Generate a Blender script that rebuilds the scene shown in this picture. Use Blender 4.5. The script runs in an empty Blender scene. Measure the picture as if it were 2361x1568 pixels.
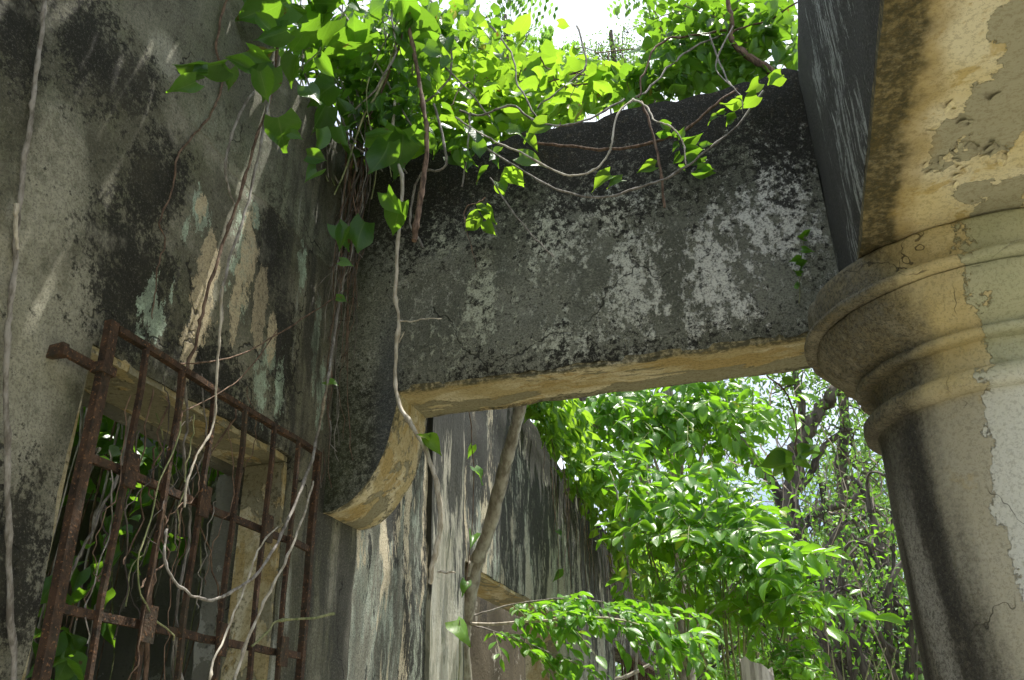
import bpy, math, random
import numpy as np
from mathutils import Vector, Matrix, noise as mnoise

random.seed(7); RNG = np.random.default_rng(7)
scene = bpy.context.scene
COL = scene.collection
R = math.radians

# ------------------------------------------------------------------ camera
F_PX, CX, CY = 2040.0, 1180.5, 784.0            # focal length and centre, for a frame 2361 wide
wz = Vector((-80, 4264, -2040)).normalized()     # world up, into the hill of the gallery, across: in camera axes
wy = Vector((690, -961, -2040)); wy = (wy - wz * wy.dot(wz)).normalized()
wx = wy.cross(wz)
CAM = Vector((0, 0, 1.6))
cam_d = bpy.data.cameras.new('camera'); cam = bpy.data.objects.new('camera', cam_d); COL.objects.link(cam)
cam_d.sensor_width = 36; cam_d.lens = 36 * F_PX / 2361; cam_d.clip_start = .05; cam_d.clip_end = 600
m3 = Matrix((wx, wy, wz))
cam.matrix_world = Matrix.Translation(CAM) @ m3.to_4x4()
scene.camera = cam
scene.render.resolution_x, scene.render.resolution_y = 1024, 680

# ------------------------------------------------------------------ light
SUN = Vector((.15, .20, .97)).normalized()
world = bpy.data.worlds.new('World'); scene.world = world; world.use_nodes = True
wn = world.node_tree; wn.nodes.clear()
sky = wn.nodes.new('ShaderNodeTexSky'); sky.sky_type = 'NISHITA'; sky.sun_disc = False
sky.sun_elevation = math.asin(SUN.z); sky.sun_rotation = math.atan2(SUN.x, SUN.y)
sky.air_density = 1.0; sky.dust_density = 3.0; sky.ozone_density = 1.0
bg = wn.nodes.new('ShaderNodeBackground'); bg.inputs['Strength'].default_value = .10
out = wn.nodes.new('ShaderNodeOutputWorld')
tc = wn.nodes.new('ShaderNodeTexCoord'); cn = wn.nodes.new('ShaderNodeTexNoise')
cn.inputs['Scale'].default_value = 2.2; cn.inputs['Detail'].default_value = 6
cr = wn.nodes.new('ShaderNodeMapRange'); cr.inputs[1].default_value = .38; cr.inputs[2].default_value = .62
cm = wn.nodes.new('ShaderNodeMix'); cm.data_type = 'RGBA'; cm.inputs[7].default_value = (7.5, 8.1, 8.9, 1)
wn.links.new(tc.outputs['Generated'], cn.inputs['Vector']); wn.links.new(cn.outputs[0], cr.inputs[0])
wn.links.new(cr.outputs[0], cm.inputs[0]); wn.links.new(sky.outputs[0], cm.inputs[6])
wn.links.new(cm.outputs[2], bg.inputs['Color']); wn.links.new(bg.outputs[0], out.inputs['Surface'])
sl = bpy.data.lights.new('sun', 'SUN'); sl.energy = 5.0; sl.angle = R(.5); sl.color = (1, .95, .86)
so = bpy.data.objects.new('sun', sl); COL.objects.link(so)
so.rotation_euler = SUN.to_track_quat('Z', 'Y').to_euler()
vs = scene.view_settings
vs.view_transform = 'Standard'; vs.look = 'None'; vs.exposure = 1.1; vs.gamma = 1; vs.use_curve_mapping = False
cy = scene.cycles
cy.use_denoising = True; cy.use_adaptive_sampling = True; cy.adaptive_threshold = .03; cy.max_bounces = 8; cy.diffuse_bounces = 4; cy.glossy_bounces = 2
cy.transmission_bounces = 4; cy.transparent_max_bounces = 4; cy.sample_clamp_indirect = 6
cy.caustics_reflective = False; cy.caustics_refractive = False

# ------------------------------------------------------------------ geometry helpers
def at(px, py, v, ax=1):
    """point seen at that spot of a 2361 x 1568 frame, on the plane x, y or z = v"""
    d = m3 @ Vector((px - CX, CY - py, -F_PX))
    return CAM + d * ((v - CAM[ax]) / d[ax])
def pix(p):
    c = m3.transposed() @ (Vector(p) - CAM)
    if c.z > -.01: return None
    return CX - F_PX * c.x / c.z, CY + F_PX * c.y / c.z, -c.z

def props(o, label=None, cat=None, group=None, kind=None):
    if label: o['label'] = label
    if cat: o['category'] = cat
    if group: o['group'] = group
    if kind: o['kind'] = kind
    return o
def empty(name, loc, label=None, cat=None, group=None):
    o = bpy.data.objects.new(name, None); COL.objects.link(o); o.location = loc; o.empty_display_size = .1
    return props(o, label, cat, group, 'thing')
def link(name, me, mat=None, parent=None):
    o = bpy.data.objects.new(name, me); COL.objects.link(o)
    if mat is not None and not me.materials: me.materials.append(mat)
    if parent is not None:
        o.parent = parent
        o.matrix_parent_inverse = Matrix.Translation(-root_loc(parent))
    return o
def root_loc(o):
    return Vector(o.location) if o.type == 'EMPTY' else Vector((0, 0, 0))

class MB:
    def __init__(s): s.v = []; s.f = []
    def add(s, vs_, fs_):
        b = len(s.v); s.v.extend(vs_); s.f.extend([tuple(i + b for i in f) for f in fs_]); return s
    def box(s, c, h, rot=None, jit=0):
        c = Vector(c); vs_ = []
        for x in (-1, 1):
            for y in (-1, 1):
                for z in (-1, 1):
                    p = Vector((x * h[0], y * h[1], z * h[2]))
                    if jit: p += Vector([random.uniform(-jit, jit) for _ in range(3)])
                    vs_.append(c + (rot @ p if rot else p))
        return s.add(vs_, [(0, 1, 3, 2), (4, 6, 7, 5), (0, 4, 5, 1), (2, 3, 7, 6), (0, 2, 6, 4), (1, 5, 7, 3)])
    def tube(s, pts, rad, n=6, wob=0.0):
        pts = [Vector(p) for p in pts]; k = len(pts)
        if k < 2: return s
        if not hasattr(rad, '__len__'): rad = [rad] * k
        t = (pts[1] - pts[0]).normalized(); a = t.orthogonal().normalized()
        vs_, fs_ = [], []
        for i, p in enumerate(pts):
            t = (pts[min(i + 1, k - 1)] - pts[max(i - 1, 0)])
            t = t.normalized() if t.length > 1e-9 else Vector((0, 0, 1))
            a = (a - t * a.dot(t)); a = a.normalized() if a.length > 1e-6 else t.orthogonal().normalized()
            b = t.cross(a)
            r = rad[i] * (1 + (random.uniform(-wob, wob) if wob else 0))
            for j in range(n):
                w = 2 * math.pi * j / n
                vs_.append(p + (a * math.cos(w) + b * math.sin(w)) * r)
        for i in range(k - 1):
            for j in range(n):
                j2 = (j + 1) % n
                fs_.append((i * n + j, i * n + j2, (i + 1) * n + j2, (i + 1) * n + j))
        fs_.append(tuple(range(n))[::-1]); fs_.append(tuple((k - 1) * n + j for j in range(n)))
        return s.add(vs_, fs_)
    def mesh(s, name, smooth=None):
        me = bpy.data.meshes.new(name); me.from_pydata([tuple(v) for v in s.v], [], s.f); me.update()
        if smooth:
            me.shade_smooth(); me.set_sharp_from_angle(angle=R(smooth))
        return me
    def build(s, name, mat, parent=None, smooth=None):
        return link(name, s.mesh(name, smooth), mat, parent)

def smooth_path(pts, sub=5, wob=0.0):
    """Catmull-Rom through the points, with a little wander"""
    pts = [Vector(p) for p in pts]; o = []
    ph = random.uniform(0, 99)
    for i in range(len(pts) - 1):
        p0, p1, p2, p3 = pts[max(i - 1, 0)], pts[i], pts[i + 1], pts[min(i + 2, len(pts) - 1)]
        for k in range(sub):
            t = k / sub
            o.append(.5 * ((2 * p1) + (p2 - p0) * t + (2 * p0 - 5 * p1 + 4 * p2 - p3) * t * t + (3 * p1 - p0 - 3 * p2 + p3) * t ** 3))
    o.append(pts[-1])
    if wob:
        for i in range(1, len(o) - 1):
            o[i] += mnoise.noise_vector(Vector((i * .55, ph, 0))) * wob
    return o
def fbm(p, sc, oc=4): return mnoise.fractal(Vector(p) * sc, 1.0, 2.0, oc)

# ------------------------------------------------------------------ material helpers
class NT:
    def __init__(s, name):
        s.m = bpy.data.materials.new(name); s.m.use_nodes = True; s.t = s.m.node_tree; s.t.nodes.clear()
        s.geo = s.n('ShaderNodeNewGeometry'); s.pos = s.geo.outputs['Position']
    def n(s, t): return s.t.nodes.new(t)
    def put(s, sock, v):
        if hasattr(v, 'is_linked'): s.t.links.new(v, sock)
        elif isinstance(v, (tuple, list)) and len(v) == 3 and sock.type == 'RGBA': sock.default_value = (*v, 1)
        else: sock.default_value = v
    def mul(s, vec, sc):
        n = s.n('ShaderNodeVectorMath'); n.operation = 'MULTIPLY'; s.put(n.inputs[0], vec); n.inputs[1].default_value = sc; return n.outputs[0]
    def vadd(s, a, b):
        n = s.n('ShaderNodeVectorMath'); s.put(n.inputs[0], a); s.put(n.inputs[1], b); return n.outputs[0]
    def noise(s, scale, vec=None, detail=6, rough=.6, dist=0.0, col=False):
        n = s.n('ShaderNodeTexNoise'); s.put(n.inputs['Vector'], vec or s.pos)
        n.inputs['Scale'].default_value = scale; n.inputs['Detail'].default_value = min(detail, 3 if scale > 60 else 6)
        n.inputs['Roughness'].default_value = rough; n.inputs['Distortion'].default_value = dist
        return n.outputs[1 if col else 0]
    def voro(s, scale, vec=None, feat='F1'):
        n = s.n('ShaderNodeTexVoronoi'); n.feature = feat; s.put(n.inputs['Vector'], vec or s.pos); n.inputs['Scale'].default_value = scale
        return n.outputs['Distance']
    def op(s, o, a, b=0.0, c=0.0):
        n = s.n('ShaderNodeMath'); n.operation = o
        s.put(n.inputs[0], a); s.put(n.inputs[1], b); s.put(n.inputs[2], c); return n.outputs[0]
    def rng(s, v, a, b, lo=0.0, hi=1.0, smooth=True):
        n = s.n('ShaderNodeMapRange'); n.interpolation_type = 'SMOOTHSTEP' if smooth else 'LINEAR'
        s.put(n.inputs[0], v); n.inputs[1].default_value = a; n.inputs[2].default_value = b
        n.inputs[3].default_value = lo; n.inputs[4].default_value = hi; return n.outputs[0]
    def mix(s, f, a, b, blend='MIX'):
        n = s.n('ShaderNodeMix'); n.data_type = 'RGBA'; n.blend_type = blend; s.put(n.inputs[0], f); s.put(n.inputs[6], a); s.put(n.inputs[7], b); return n.outputs[2]
    def xyz(s, vec=None):
        n = s.n('ShaderNodeSeparateXYZ'); s.put(n.inputs[0], vec or s.pos); return n.outputs
    def bump(s, h, strength=.5, dist=.02, nrm=None):
        n = s.n('ShaderNodeBump'); s.put(n.inputs['Height'], h); n.inputs['Strength'].default_value = strength; n.inputs['Distance'].default_value = dist
        if nrm: s.put(n.inputs['Normal'], nrm)
        return n.outputs[0]
    def blots(s, spots, nz, k=1.0):
        """0..1 patches round given points; spots: (centre, (rx, ry, rz)); nz roughens the outline"""
        res = None
        for c, r in spots:
            v = s.mul(s.vadd(s.pos, tuple(-x for x in c)), tuple(1 / x for x in r))
            n = s.n('ShaderNodeVectorMath'); n.operation = 'LENGTH'; s.put(n.inputs[0], v)
            d = s.op('SUBTRACT', 1.0, n.outputs['Value']); res = d if res is None else s.op('MAXIMUM', res, d)
        return s.op('ADD', res, s.op('MULTIPLY', s.op('SUBTRACT', nz, .5), k))
    def crack(s, scale=1.6, width=.006, dens=.52):
        """thin wandering cracks, broken off where a broad noise is low"""
        nn = s.noise(3.5, detail=4, rough=.65, col=True)
        v = s.vadd(s.pos, s.mul(nn, (.35, .35, .35)))
        e = s.voro(scale, v, 'DISTANCE_TO_EDGE')
        return s.op('MULTIPLY', s.rng(e, width, width * .35), s.rng(s.noise(1.9, s.vadd(s.pos, (3, 7, 5)), detail=2), dens, dens + .03))
    def grain(s, c, amt=.7, dark=(.03, .03, .025), scale=150):
        g_ = s.noise(scale, detail=3, rough=.9)
        c = s.mix(s.rng(g_, .505, .59, 0, amt), c, dark)
        return s.mix(s.rng(g_, .46, .34, 0, amt * .55), c, s.mix(.5, c, (.62, .60, .53)))
    def done(s, color, rough=.9, nrm=None, spec=.25):
        p = s.n('ShaderNodeBsdfPrincipled'); o = s.n('ShaderNodeOutputMaterial')
        s.put(p.inputs['Base Color'], color); s.put(p.inputs['Roughness'], rough); s.put(p.inputs['Specular IOR Level'], spec)
        if nrm: s.put(p.inputs['Normal'], nrm)
        s.t.links.new(p.outputs[0], o.inputs[0]); return s.m

BLACK = (.016, .016, .014)
def wall_spots(rows): return [(tuple(at(px, py, -1.5, 0)), (.4, ry, rz)) for px, py, ry, rz in rows]
def mat_wall_near():
    s = NT('plaster_near_wall'); X, Y, Z = s.xyz()
    st = s.mul(s.pos, (1, 1, .13))
    big = s.noise(1.7, rough=.62); mid = s.noise(6, rough=.7); fine = s.noise(70, rough=.75); med = s.noise(27, detail=6, rough=.8)
    strk = s.noise(7, st, rough=.62)
    c = s.mix(s.rng(big, .35, .66), (.082, .081, .056), (.215, .207, .152))
    c = s.mix(s.rng(mid, .45, .64, 0, .7), c, (.135, .14, .085))
    pale = s.blots(wall_spots([(130, 420, .16, .26), (70, 900, .14, .5), (30, 640, .1, .4), (175, 700, .10, .25), (560, 420, .30, .06), (380, 130, .10, .09), (90, 1330, .1, .4)]), mid, 1.6)
    c = s.mix(s.op('MULTIPLY', s.rng(pale, .05, .6), s.rng(med, .36, .58, .35, .9)), c, (.35, .34, .265))
    blk = s.blots(wall_spots([(215, 120, .16, .18), (310, 190, .12, .13), (50, 60, .10, .2), (360, 420, .14, .25), (300, 620, .2, .3), (480, 860, .22, .14), (20, 1300, .12, .25), (650, 820, .10, .3), (560, 1000, .3, .1), (630, 560, .1, .2)]), mid, 1.8)
    sp = s.op('ADD', s.op('MULTIPLY', med, .6), s.op('MULTIPLY', fine, .4))
    bm = s.op('ADD', s.op('MULTIPLY', s.rng(blk, -.3, .9, 0, 1, False), .22), sp)
    c = s.mix(s.rng(bm, .535, .66, 0, .95), c, (.015, .015, .011))
    tone = s.noise(3.3, s.vadd(s.pos, (8, 8, 8)), detail=5, rough=.7)
    c = s.mix(s.rng(tone, .52, .68, 0, .5), c, (.07, .066, .045)); c = s.mix(s.rng(tone, .46, .34, 0, .4), c, (.36, .345, .28))
    # band of lighter old plaster above the course line
    edge = s.op('ADD', Z, s.op('MULTIPLY', s.op('SUBTRACT', s.noise(5, detail=5), .5), .10))
    band = s.op('MULTIPLY', s.rng(edge, 3.325, 3.335), s.rng(edge, 3.60, 3.42))
    band = s.op('MULTIPLY', band, s.rng(Y, 1.62, 1.8))
    c = s.mix(s.op('MULTIPLY', band, s.rng(sp, .40, .58, .75, .1)), c, (.25, .27, .195))
    # mint lichen, and cream render where the wash has gone
    nz = s.noise(17, s.mul(s.pos, (1, 1, .55)), detail=6, rough=.8)
    li = s.rng(s.blots(wall_spots([(345, 700, .035, .11), (360, 735, .04, .06), (430, 530, .022, .05), (400, 660, .012, .05), (590, 510, .03, .07), (455, 480, .03, .07), (470, 500, .05, .06), (600, 880, .05, .10), (640, 900, .04, .12), (620, 830, .05, .06), (560, 600, .06, .2), (700, 610, .035, .1), (730, 780, .03, .2), (740, 900, .03, .2)]), nz, 5.0), .12, .24)
    c = s.mix(s.op('MULTIPLY', li, s.rng(med, .35, .55, .95, .45)), c, (.42, .53, .41))
    pm = s.rng(s.blots(wall_spots([(463, 480, .028, .055), (480, 590, .03, .12), (470, 680, .06, .19), (572, 590, .055, .18), (600, 700, .05, .16), (440, 800, .04, .1), (545, 680, .03, .2), (625, 780, .03, .12)]), nz, 2.6), .10, .16)
    c = s.mix(s.op('MULTIPLY', pm, s.rng(sp, .46, .62, .96, .3)), c, s.mix(med, (.38, .315, .19), (.64, .55, .38)))
    # streaks towards the corner; the pale ones paint in dappled sunlight
    sm = s.op('MULTIPLY', s.rng(strk, .47, .58), s.rng(Y, 2.0, 2.45))
    c = s.mix(s.op('MULTIPLY', sm, .8), c, (.035, .035, .03))
    sm2 = s.op('MULTIPLY', s.rng(strk, .45, .35), s.rng(Y, 2.1, 2.4))
    c = s.mix(s.op('MULTIPLY', sm2, .75), c, (.40, .42, .36))
    ck = s.crack(1.5, .007, .50); c = s.mix(s.op('MULTIPLY', ck, .85), c, (.012, .012, .01))
    c = s.grain(c, .42)
    h = s.op('ADD', s.op('ADD', s.op('MULTIPLY', ck, -.8), s.op('MULTIPLY', med, .5)), s.op('SUBTRACT', s.op('MULTIPLY', band, .5), s.op('MULTIPLY', pm, .5)))
    return s.done(c, .95, s.bump(h, .6, .014))

def mat_wall_far():
    """long streaks of black and mint-white wash, on the wall beyond the beam"""
    s = NT('plaster_streaked_wall'); X, Y, Z = s.xyz()
    st = s.mul(s.pos, (1, 1, .22)); st2 = s.mul(s.pos, (1, 1, .05))
    a = s.noise(7, st, detail=6, rough=.7, dist=.4); b = s.noise(19, st, detail=6, rough=.78, dist=.3); cc = s.noise(3.0, st2, detail=5); fine = s.noise(60, s.mul(s.pos, (1, 1, .35)), detail=5, rough=.7)
    c = s.mix(s.rng(cc, .35, .62), (.10, .10, .08), (.31, .305, .245))
    c = s.mix(s.rng(b, .44, .60, 0, .8), c, (.37, .42, .35))
    c = s.mix(s.op('MULTIPLY', s.rng(a, .56, .62), s.rng(fine, .3, .6, .5, 1)), c, (.38, .44, .36))
    c = s.mix(s.op('MULTIPLY', s.rng(s.noise(6, s.mul(s.vadd(s.pos, (3, 9, 1)), (1, 1, .2)), detail=7, rough=.68), .515, .545), s.rng(Y, 5.5, 4.2)), c, s.mix(fine, (.42, .36, .24), (.62, .56, .42)))
    dk = s.op('ADD', s.op('MULTIPLY', a, .5), s.op('ADD', s.op('MULTIPLY', b, .3), s.op('MULTIPLY', fine, .2)))
    top = s.op('ADD', dk, s.rng(Z, 2.2, 3.9, -.035, .09, False))
    top = s.op('ADD', top, s.rng(Y, 6.5, 9.5, 0, .06))
    c = s.mix(s.rng(top, .485, .525, 0, .96), c, (.017, .018, .016))
    c = s.grain(c, .6)
    h = s.op('ADD', s.op('MULTIPLY', b, .5), s.op('MULTIPLY', fine, .3))
    return s.done(c, .95, s.bump(h, .6, .012))

def mat_pilaster():
    s = NT('plaster_pale_pilaster'); X, Y, Z = s.xyz()
    st = s.mul(s.pos, (1, 1, .16))
    a = s.noise(10, st, detail=6, rough=.72, dist=.4); b = s.noise(30, st, detail=6, rough=.8, dist=.3); fine = s.noise(80, detail=5)
    c = s.mix(s.rng(a, .4, .6), (.34, .325, .265), (.50, .50, .44))
    c = s.mix(s.rng(b, .49, .60, 0, .8), c, (.17, .18, .14))
    tz = s.op('ADD', a, s.rng(Z, 2.1, 3.2, -.05, .12, False))
    c = s.mix(s.rng(tz, .47, .55, 0, .95), c, (.03, .032, .028))
    return s.done(c, .95, s.bump(s.op('ADD', b, s.op('MULTIPLY', fine, .4)), .6, .012))

def mat_beam_face():
    s = NT('sooty_beam_plaster'); X, Y, Z = s.xyz()
    st = s.mul(s.pos, (1, 1, .28))
    big = s.noise(2.3, detail=4, rough=.6); strk = s.noise(7.5, st, detail=5, rough=.68)
    fl = s.noise(30, s.mul(s.pos, (1, 1, .75)), detail=6, rough=.82); fk = s.noise(42, s.vadd(s.pos, (4, 4, 4)), detail=5, rough=.8)
    spot = lambda rows: [(tuple(at(px, py, 2.71)), (rx, .5, rz)) for px, py, rx, rz in rows]
    c = s.mix(s.rng(big, .36, .64), (.10, .105, .082), (.21, .215, .175))
    c = s.mix(s.rng(s.op('ADD', s.op('MULTIPLY', strk, .5), s.op('MULTIPLY', fk, .5)), .47, .55, 0, .8), c, (.27, .275, .215))
    c = s.mix(s.rng(fl, .545, .60, 0, .75), c, (.40, .41, .35))
    wb = s.blots(spot([(1750, 520, .20, .40), (1640, 640, .2, .22), (1480, 650, .16, .25), (1300, 540, .2, .18), (1020, 560, .10, .12), (1120, 700, .12, .16), (1000, 800, .10, .16), (1400, 480, .16, .12), (1700, 720, .2, .08), (1280, 790, .2, .1)]), strk, 2.4)
    w = s.op('ADD', s.op('ADD', s.op('MULTIPLY', strk, .22), s.op('MULTIPLY', fl, .78)), s.rng(wb, -.6, 1.0, -.085, .10, False))
    c = s.mix(s.rng(w, .50, .56, 0, .92), c, s.mix(s.rng(X, -1.0, .1), (.44, .46, .36), (.68, .68, .63)))
    d = s.op('ADD', s.op('MULTIPLY', fk, .66), s.op('ADD', s.op('MULTIPLY', big, .12), s.op('MULTIPLY', strk, .22)))
    d = s.op('ADD', d, s.rng(Z, 3.22, 3.78, -.025, .13, False))
    d = s.op('ADD', d, s.rng(Z, 2.96, 2.81, 0, .055, False))
    c = s.mix(s.rng(d, .485, .575, 0, .97), c, (.012, .012, .010))
    c = s.mix(s.op('MULTIPLY', s.op('MULTIPLY', s.rng(Z, 3.4, 3.8), s.rng(fl, .50, .66)), .55), c, (.075, .06, .03))
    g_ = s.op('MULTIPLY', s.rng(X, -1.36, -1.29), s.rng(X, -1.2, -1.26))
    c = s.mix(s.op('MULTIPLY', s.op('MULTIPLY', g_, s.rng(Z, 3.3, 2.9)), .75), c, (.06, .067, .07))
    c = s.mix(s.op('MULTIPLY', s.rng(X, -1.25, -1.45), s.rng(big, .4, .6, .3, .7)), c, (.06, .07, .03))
    ck = s.crack(1.3, .006, .53); c = s.mix(s.op('MULTIPLY', ck, .8), c, (.012, .012, .01))
    c = s.grain(c, .6)
    h = s.op('ADD', s.op('ADD', s.op('MULTIPLY', fk, .5), s.op('MULTIPLY', ck, -.6)), s.op('MULTIPLY', s.rng(w, .50, .56), .5))
    return s.done(c, .95, s.bump(h, .7, .010))

def mat_ochre(name='ochre_soffit', stretch=(.35, 1, 1), strip=None):
    s = NT(name); X, Y, Z = s.xyz()
    v = s.mul(s.pos, stretch)
    a = s.noise(7.0, v, rough=.62, dist=.8); b = s.noise(9, s.vadd(v, (3, 1, 8)), rough=.66, dist=.5); fine = s.noise(45, rough=.7)
    c = s.mix(s.rng(a, .42, .58), (.38, .315, .165), (.54, .49, .345))
    c = s.mix(s.rng(b, .52, .57, 0, .75), c, (.33, .24, .09))
    gn = s.noise(6.5, s.vadd(v, (9, 3, 1)), rough=.62, dist=.4)
    if strip is not None: gn = s.op('ADD', gn, s.rng(Y, *strip))
    gm = s.rng(gn, .525, .545)
    c = s.mix(s.op('MULTIPLY', gm, .92), c, s.mix(fine, (.15, .145, .095), (.29, .27, .185)))
    c = s.mix(s.rng(s.op('ADD', s.op('MULTIPLY', a, .5), s.op('MULTIPLY', fine, .5)), .545, .63, 0, .85), c, (.045, .045, .03))
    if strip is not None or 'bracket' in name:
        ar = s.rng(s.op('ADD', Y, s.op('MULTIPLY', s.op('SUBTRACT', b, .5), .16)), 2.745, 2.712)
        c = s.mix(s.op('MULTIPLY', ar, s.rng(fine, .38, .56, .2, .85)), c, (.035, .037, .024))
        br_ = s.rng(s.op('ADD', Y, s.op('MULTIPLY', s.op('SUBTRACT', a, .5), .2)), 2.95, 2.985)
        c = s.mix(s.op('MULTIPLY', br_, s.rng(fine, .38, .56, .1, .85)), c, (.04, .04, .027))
    c = s.grain(c, .4, (.10, .085, .04), 90)
    return s.done(c, .9, s.bump(s.op('ADD', s.op('MULTIPLY', gm, -.7), s.op('MULTIPLY', fine, .3)), .8, .014))

def mat_column():
    """cream over grey render; black growth on the side of the gallery, scaling paint round the front"""
    s = NT('column_plaster'); X, Y, Z = s.xyz()
    st = s.mul(s.pos, (1, 1, .22))
    big = s.noise(3.2, detail=6, rough=.6); mid = s.noise(9, detail=8, rough=.66); fine = s.noise(60, detail=7, rough=.72); strk = s.noise(8, st, detail=7, rough=.62)
    c = s.mix(s.rng(big, .38, .62), (.56, .46, .235), (.62, .54, .34))
    shaft = s.rng(Z, 2.44, 2.38)
    c = s.mix(s.op('MULTIPLY', shaft, .75), c, s.mix(mid, (.36, .35, .29), (.47, .46, .41)))
    # ochre run-off
    c = s.mix(s.rng(mid, .56, .66, 0, .5), c, (.42, .33, .16))
    # scaled-off area round the front: pale ground under the paint
    az = s.op('ARCTAN2', s.op('SUBTRACT', Y, 2.565), s.op('SUBTRACT', X, .63))      # -pi faces the gallery
    neg = s.op('LESS_THAN', az, 1.2)
    jag = s.noise(16, s.mul(s.pos, (1, 1, .6)), detail=6, rough=.7)
    azw = s.op('ADD', s.op('ADD', az, s.op('MULTIPLY', s.op('SUBTRACT', jag, .5), .45)), s.op('MULTIPLY', s.op('SUBTRACT', mid, .5), .35))
    azw = s.op('SUBTRACT', azw, s.rng(Z, 2.15, 2.6, -.06, .16, False))
    peel = s.op('MULTIPLY', s.rng(azw, -1.93, -1.915), neg)
    c = s.mix(s.op('MULTIPLY', peel, .95), c, s.mix(s.rng(Z, 2.46, 2.40), s.mix(mid, (.36, .39, .26), (.56, .55, .42)), s.mix(mid, (.60, .61, .56), (.70, .70, .65))))
    # damp grey growth on the gallery side, ending in a dark tongue down the shaft
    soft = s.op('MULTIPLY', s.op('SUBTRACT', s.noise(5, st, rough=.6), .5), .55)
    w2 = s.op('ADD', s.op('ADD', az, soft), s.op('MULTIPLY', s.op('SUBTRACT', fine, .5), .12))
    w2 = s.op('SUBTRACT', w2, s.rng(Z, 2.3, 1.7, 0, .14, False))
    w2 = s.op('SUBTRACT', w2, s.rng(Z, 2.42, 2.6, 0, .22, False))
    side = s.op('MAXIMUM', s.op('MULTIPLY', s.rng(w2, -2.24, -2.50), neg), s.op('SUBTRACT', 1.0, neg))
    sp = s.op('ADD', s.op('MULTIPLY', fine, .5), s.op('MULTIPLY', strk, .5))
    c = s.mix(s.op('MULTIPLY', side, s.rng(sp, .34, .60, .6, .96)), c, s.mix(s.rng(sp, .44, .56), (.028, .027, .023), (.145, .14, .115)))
    cap = s.rng(Z, 2.42, 2.56)
    c = s.mix(s.op('MULTIPLY', s.op('MULTIPLY', side, s.rng(strk, .52, .60, 0, .55)), cap), c, (.30, .27, .19))
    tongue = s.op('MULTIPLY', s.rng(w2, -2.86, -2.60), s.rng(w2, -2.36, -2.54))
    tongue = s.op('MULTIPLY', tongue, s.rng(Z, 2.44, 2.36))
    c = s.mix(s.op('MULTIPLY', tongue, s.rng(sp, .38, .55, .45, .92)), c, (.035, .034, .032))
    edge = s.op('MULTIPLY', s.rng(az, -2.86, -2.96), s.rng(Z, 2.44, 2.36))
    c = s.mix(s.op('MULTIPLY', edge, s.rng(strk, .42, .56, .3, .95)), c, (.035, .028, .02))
    lite = s.op('MULTIPLY', s.op('MULTIPLY', s.rng(w2, -2.98, -2.86), s.rng(w2, -2.66, -2.76)), s.rng(Z, 2.3, 2.05))
    c = s.mix(s.op('MULTIPLY', lite, .7), c, (.42, .41, .37))
    ck = s.crack(1.7, .0028, .55); c = s.mix(s.op('MULTIPLY', ck, .7), c, (.06, .055, .04))
    c = s.mix(s.op('MULTIPLY', s.op('MULTIPLY', side, s.rng(s.noise(95, detail=3, rough=.95), .46, .60)), .6), c, (.02, .019, .016))
    c = s.grain(c, .30, (.12, .11, .08), 110)
    h = s.op('ADD', s.op('MULTIPLY', fine, .25), s.op('ADD', s.op('MULTIPLY', mid, .4), s.op('ADD', s.op('MULTIPLY', ck, -.8), s.op('MULTIPLY', peel, -.9))))
    return s.done(c, .92, s.bump(h, .9, .016))

def mat_lintel_soffit():
    """yellow underside of the long lintel, with blisters of lost paint and a mouldy strip along its inner edge"""
    s = NT('peeling_yellow_soffit'); X, Y, Z = s.xyz()
    big = s.noise(3.4, detail=7, rough=.6); mid = s.noise(8.5, detail=8, rough=.64, dist=.3); fine = s.noise(55, detail=7, rough=.72)
    c = s.mix(s.rng(big, .38, .62), (.72, .62, .37), (.80, .74, .57))
    c = s.mix(s.rng(mid, .54, .62, 0, .65), c, (.50, .36, .11))
    pe = s.noise(5.5, s.vadd(s.pos, (.9, 3.1, 2)), detail=8, rough=.58)
    ps = [(tuple(at(px, py, 2.815, 2)), (rx, ry, .5)) for px, py, rx, ry in ((2300, 260, .11, .15), (2270, 330, .09, .06), (2170, 330, .03, .13), (2195, 300, .05, .07), (2240, 440, .06, .05), (2340, 40, .05, .08), (2330, 430, .08, .07), (2160, 385, .04, .02), (2300, 480, .06, .05), (2360, 180, .08, .2))]
    pe = s.blots(ps, s.noise(14, detail=6, rough=.62), 2.4)
    peel = s.rng(pe, .17, .20); pe = s.rng(pe, -.1, .3, .45, .56, False)
    c = s.mix(s.op('MULTIPLY', peel, .95), c, s.mix(fine, (.36, .345, .26), (.43, .41, .32)))
    rim = s.op('MULTIPLY', s.rng(pe, .515, .535), s.op('SUBTRACT', 1.0, peel))
    c = s.mix(s.op('MULTIPLY', rim, .35), c, (.68, .60, .45))
    e = s.op('ADD', X, s.op('MULTIPLY', s.op('SUBTRACT', s.noise(6, detail=7, rough=.62), .5), .16))
    edge = s.rng(e, .415, .375)
    c = s.mix(s.op('MULTIPLY', s.rng(e, .46, .41), .6), c, (.30, .20, .05))
    sp = s.op('ADD', s.op('MULTIPLY', fine, .7), s.op('MULTIPLY', mid, .3))
    c = s.mix(s.op('MULTIPLY', edge, s.rng(sp, .34, .56, .5, .95)), c, (.045, .043, .024))
    c = s.grain(c, .3, (.16, .12, .05), 90)
    h = s.op('ADD', s.op('MULTIPLY', fine, .15), s.op('MULTIPLY', peel, -.9))
    return s.done(c, .9, s.bump(h, 1.0, .02))

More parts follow.
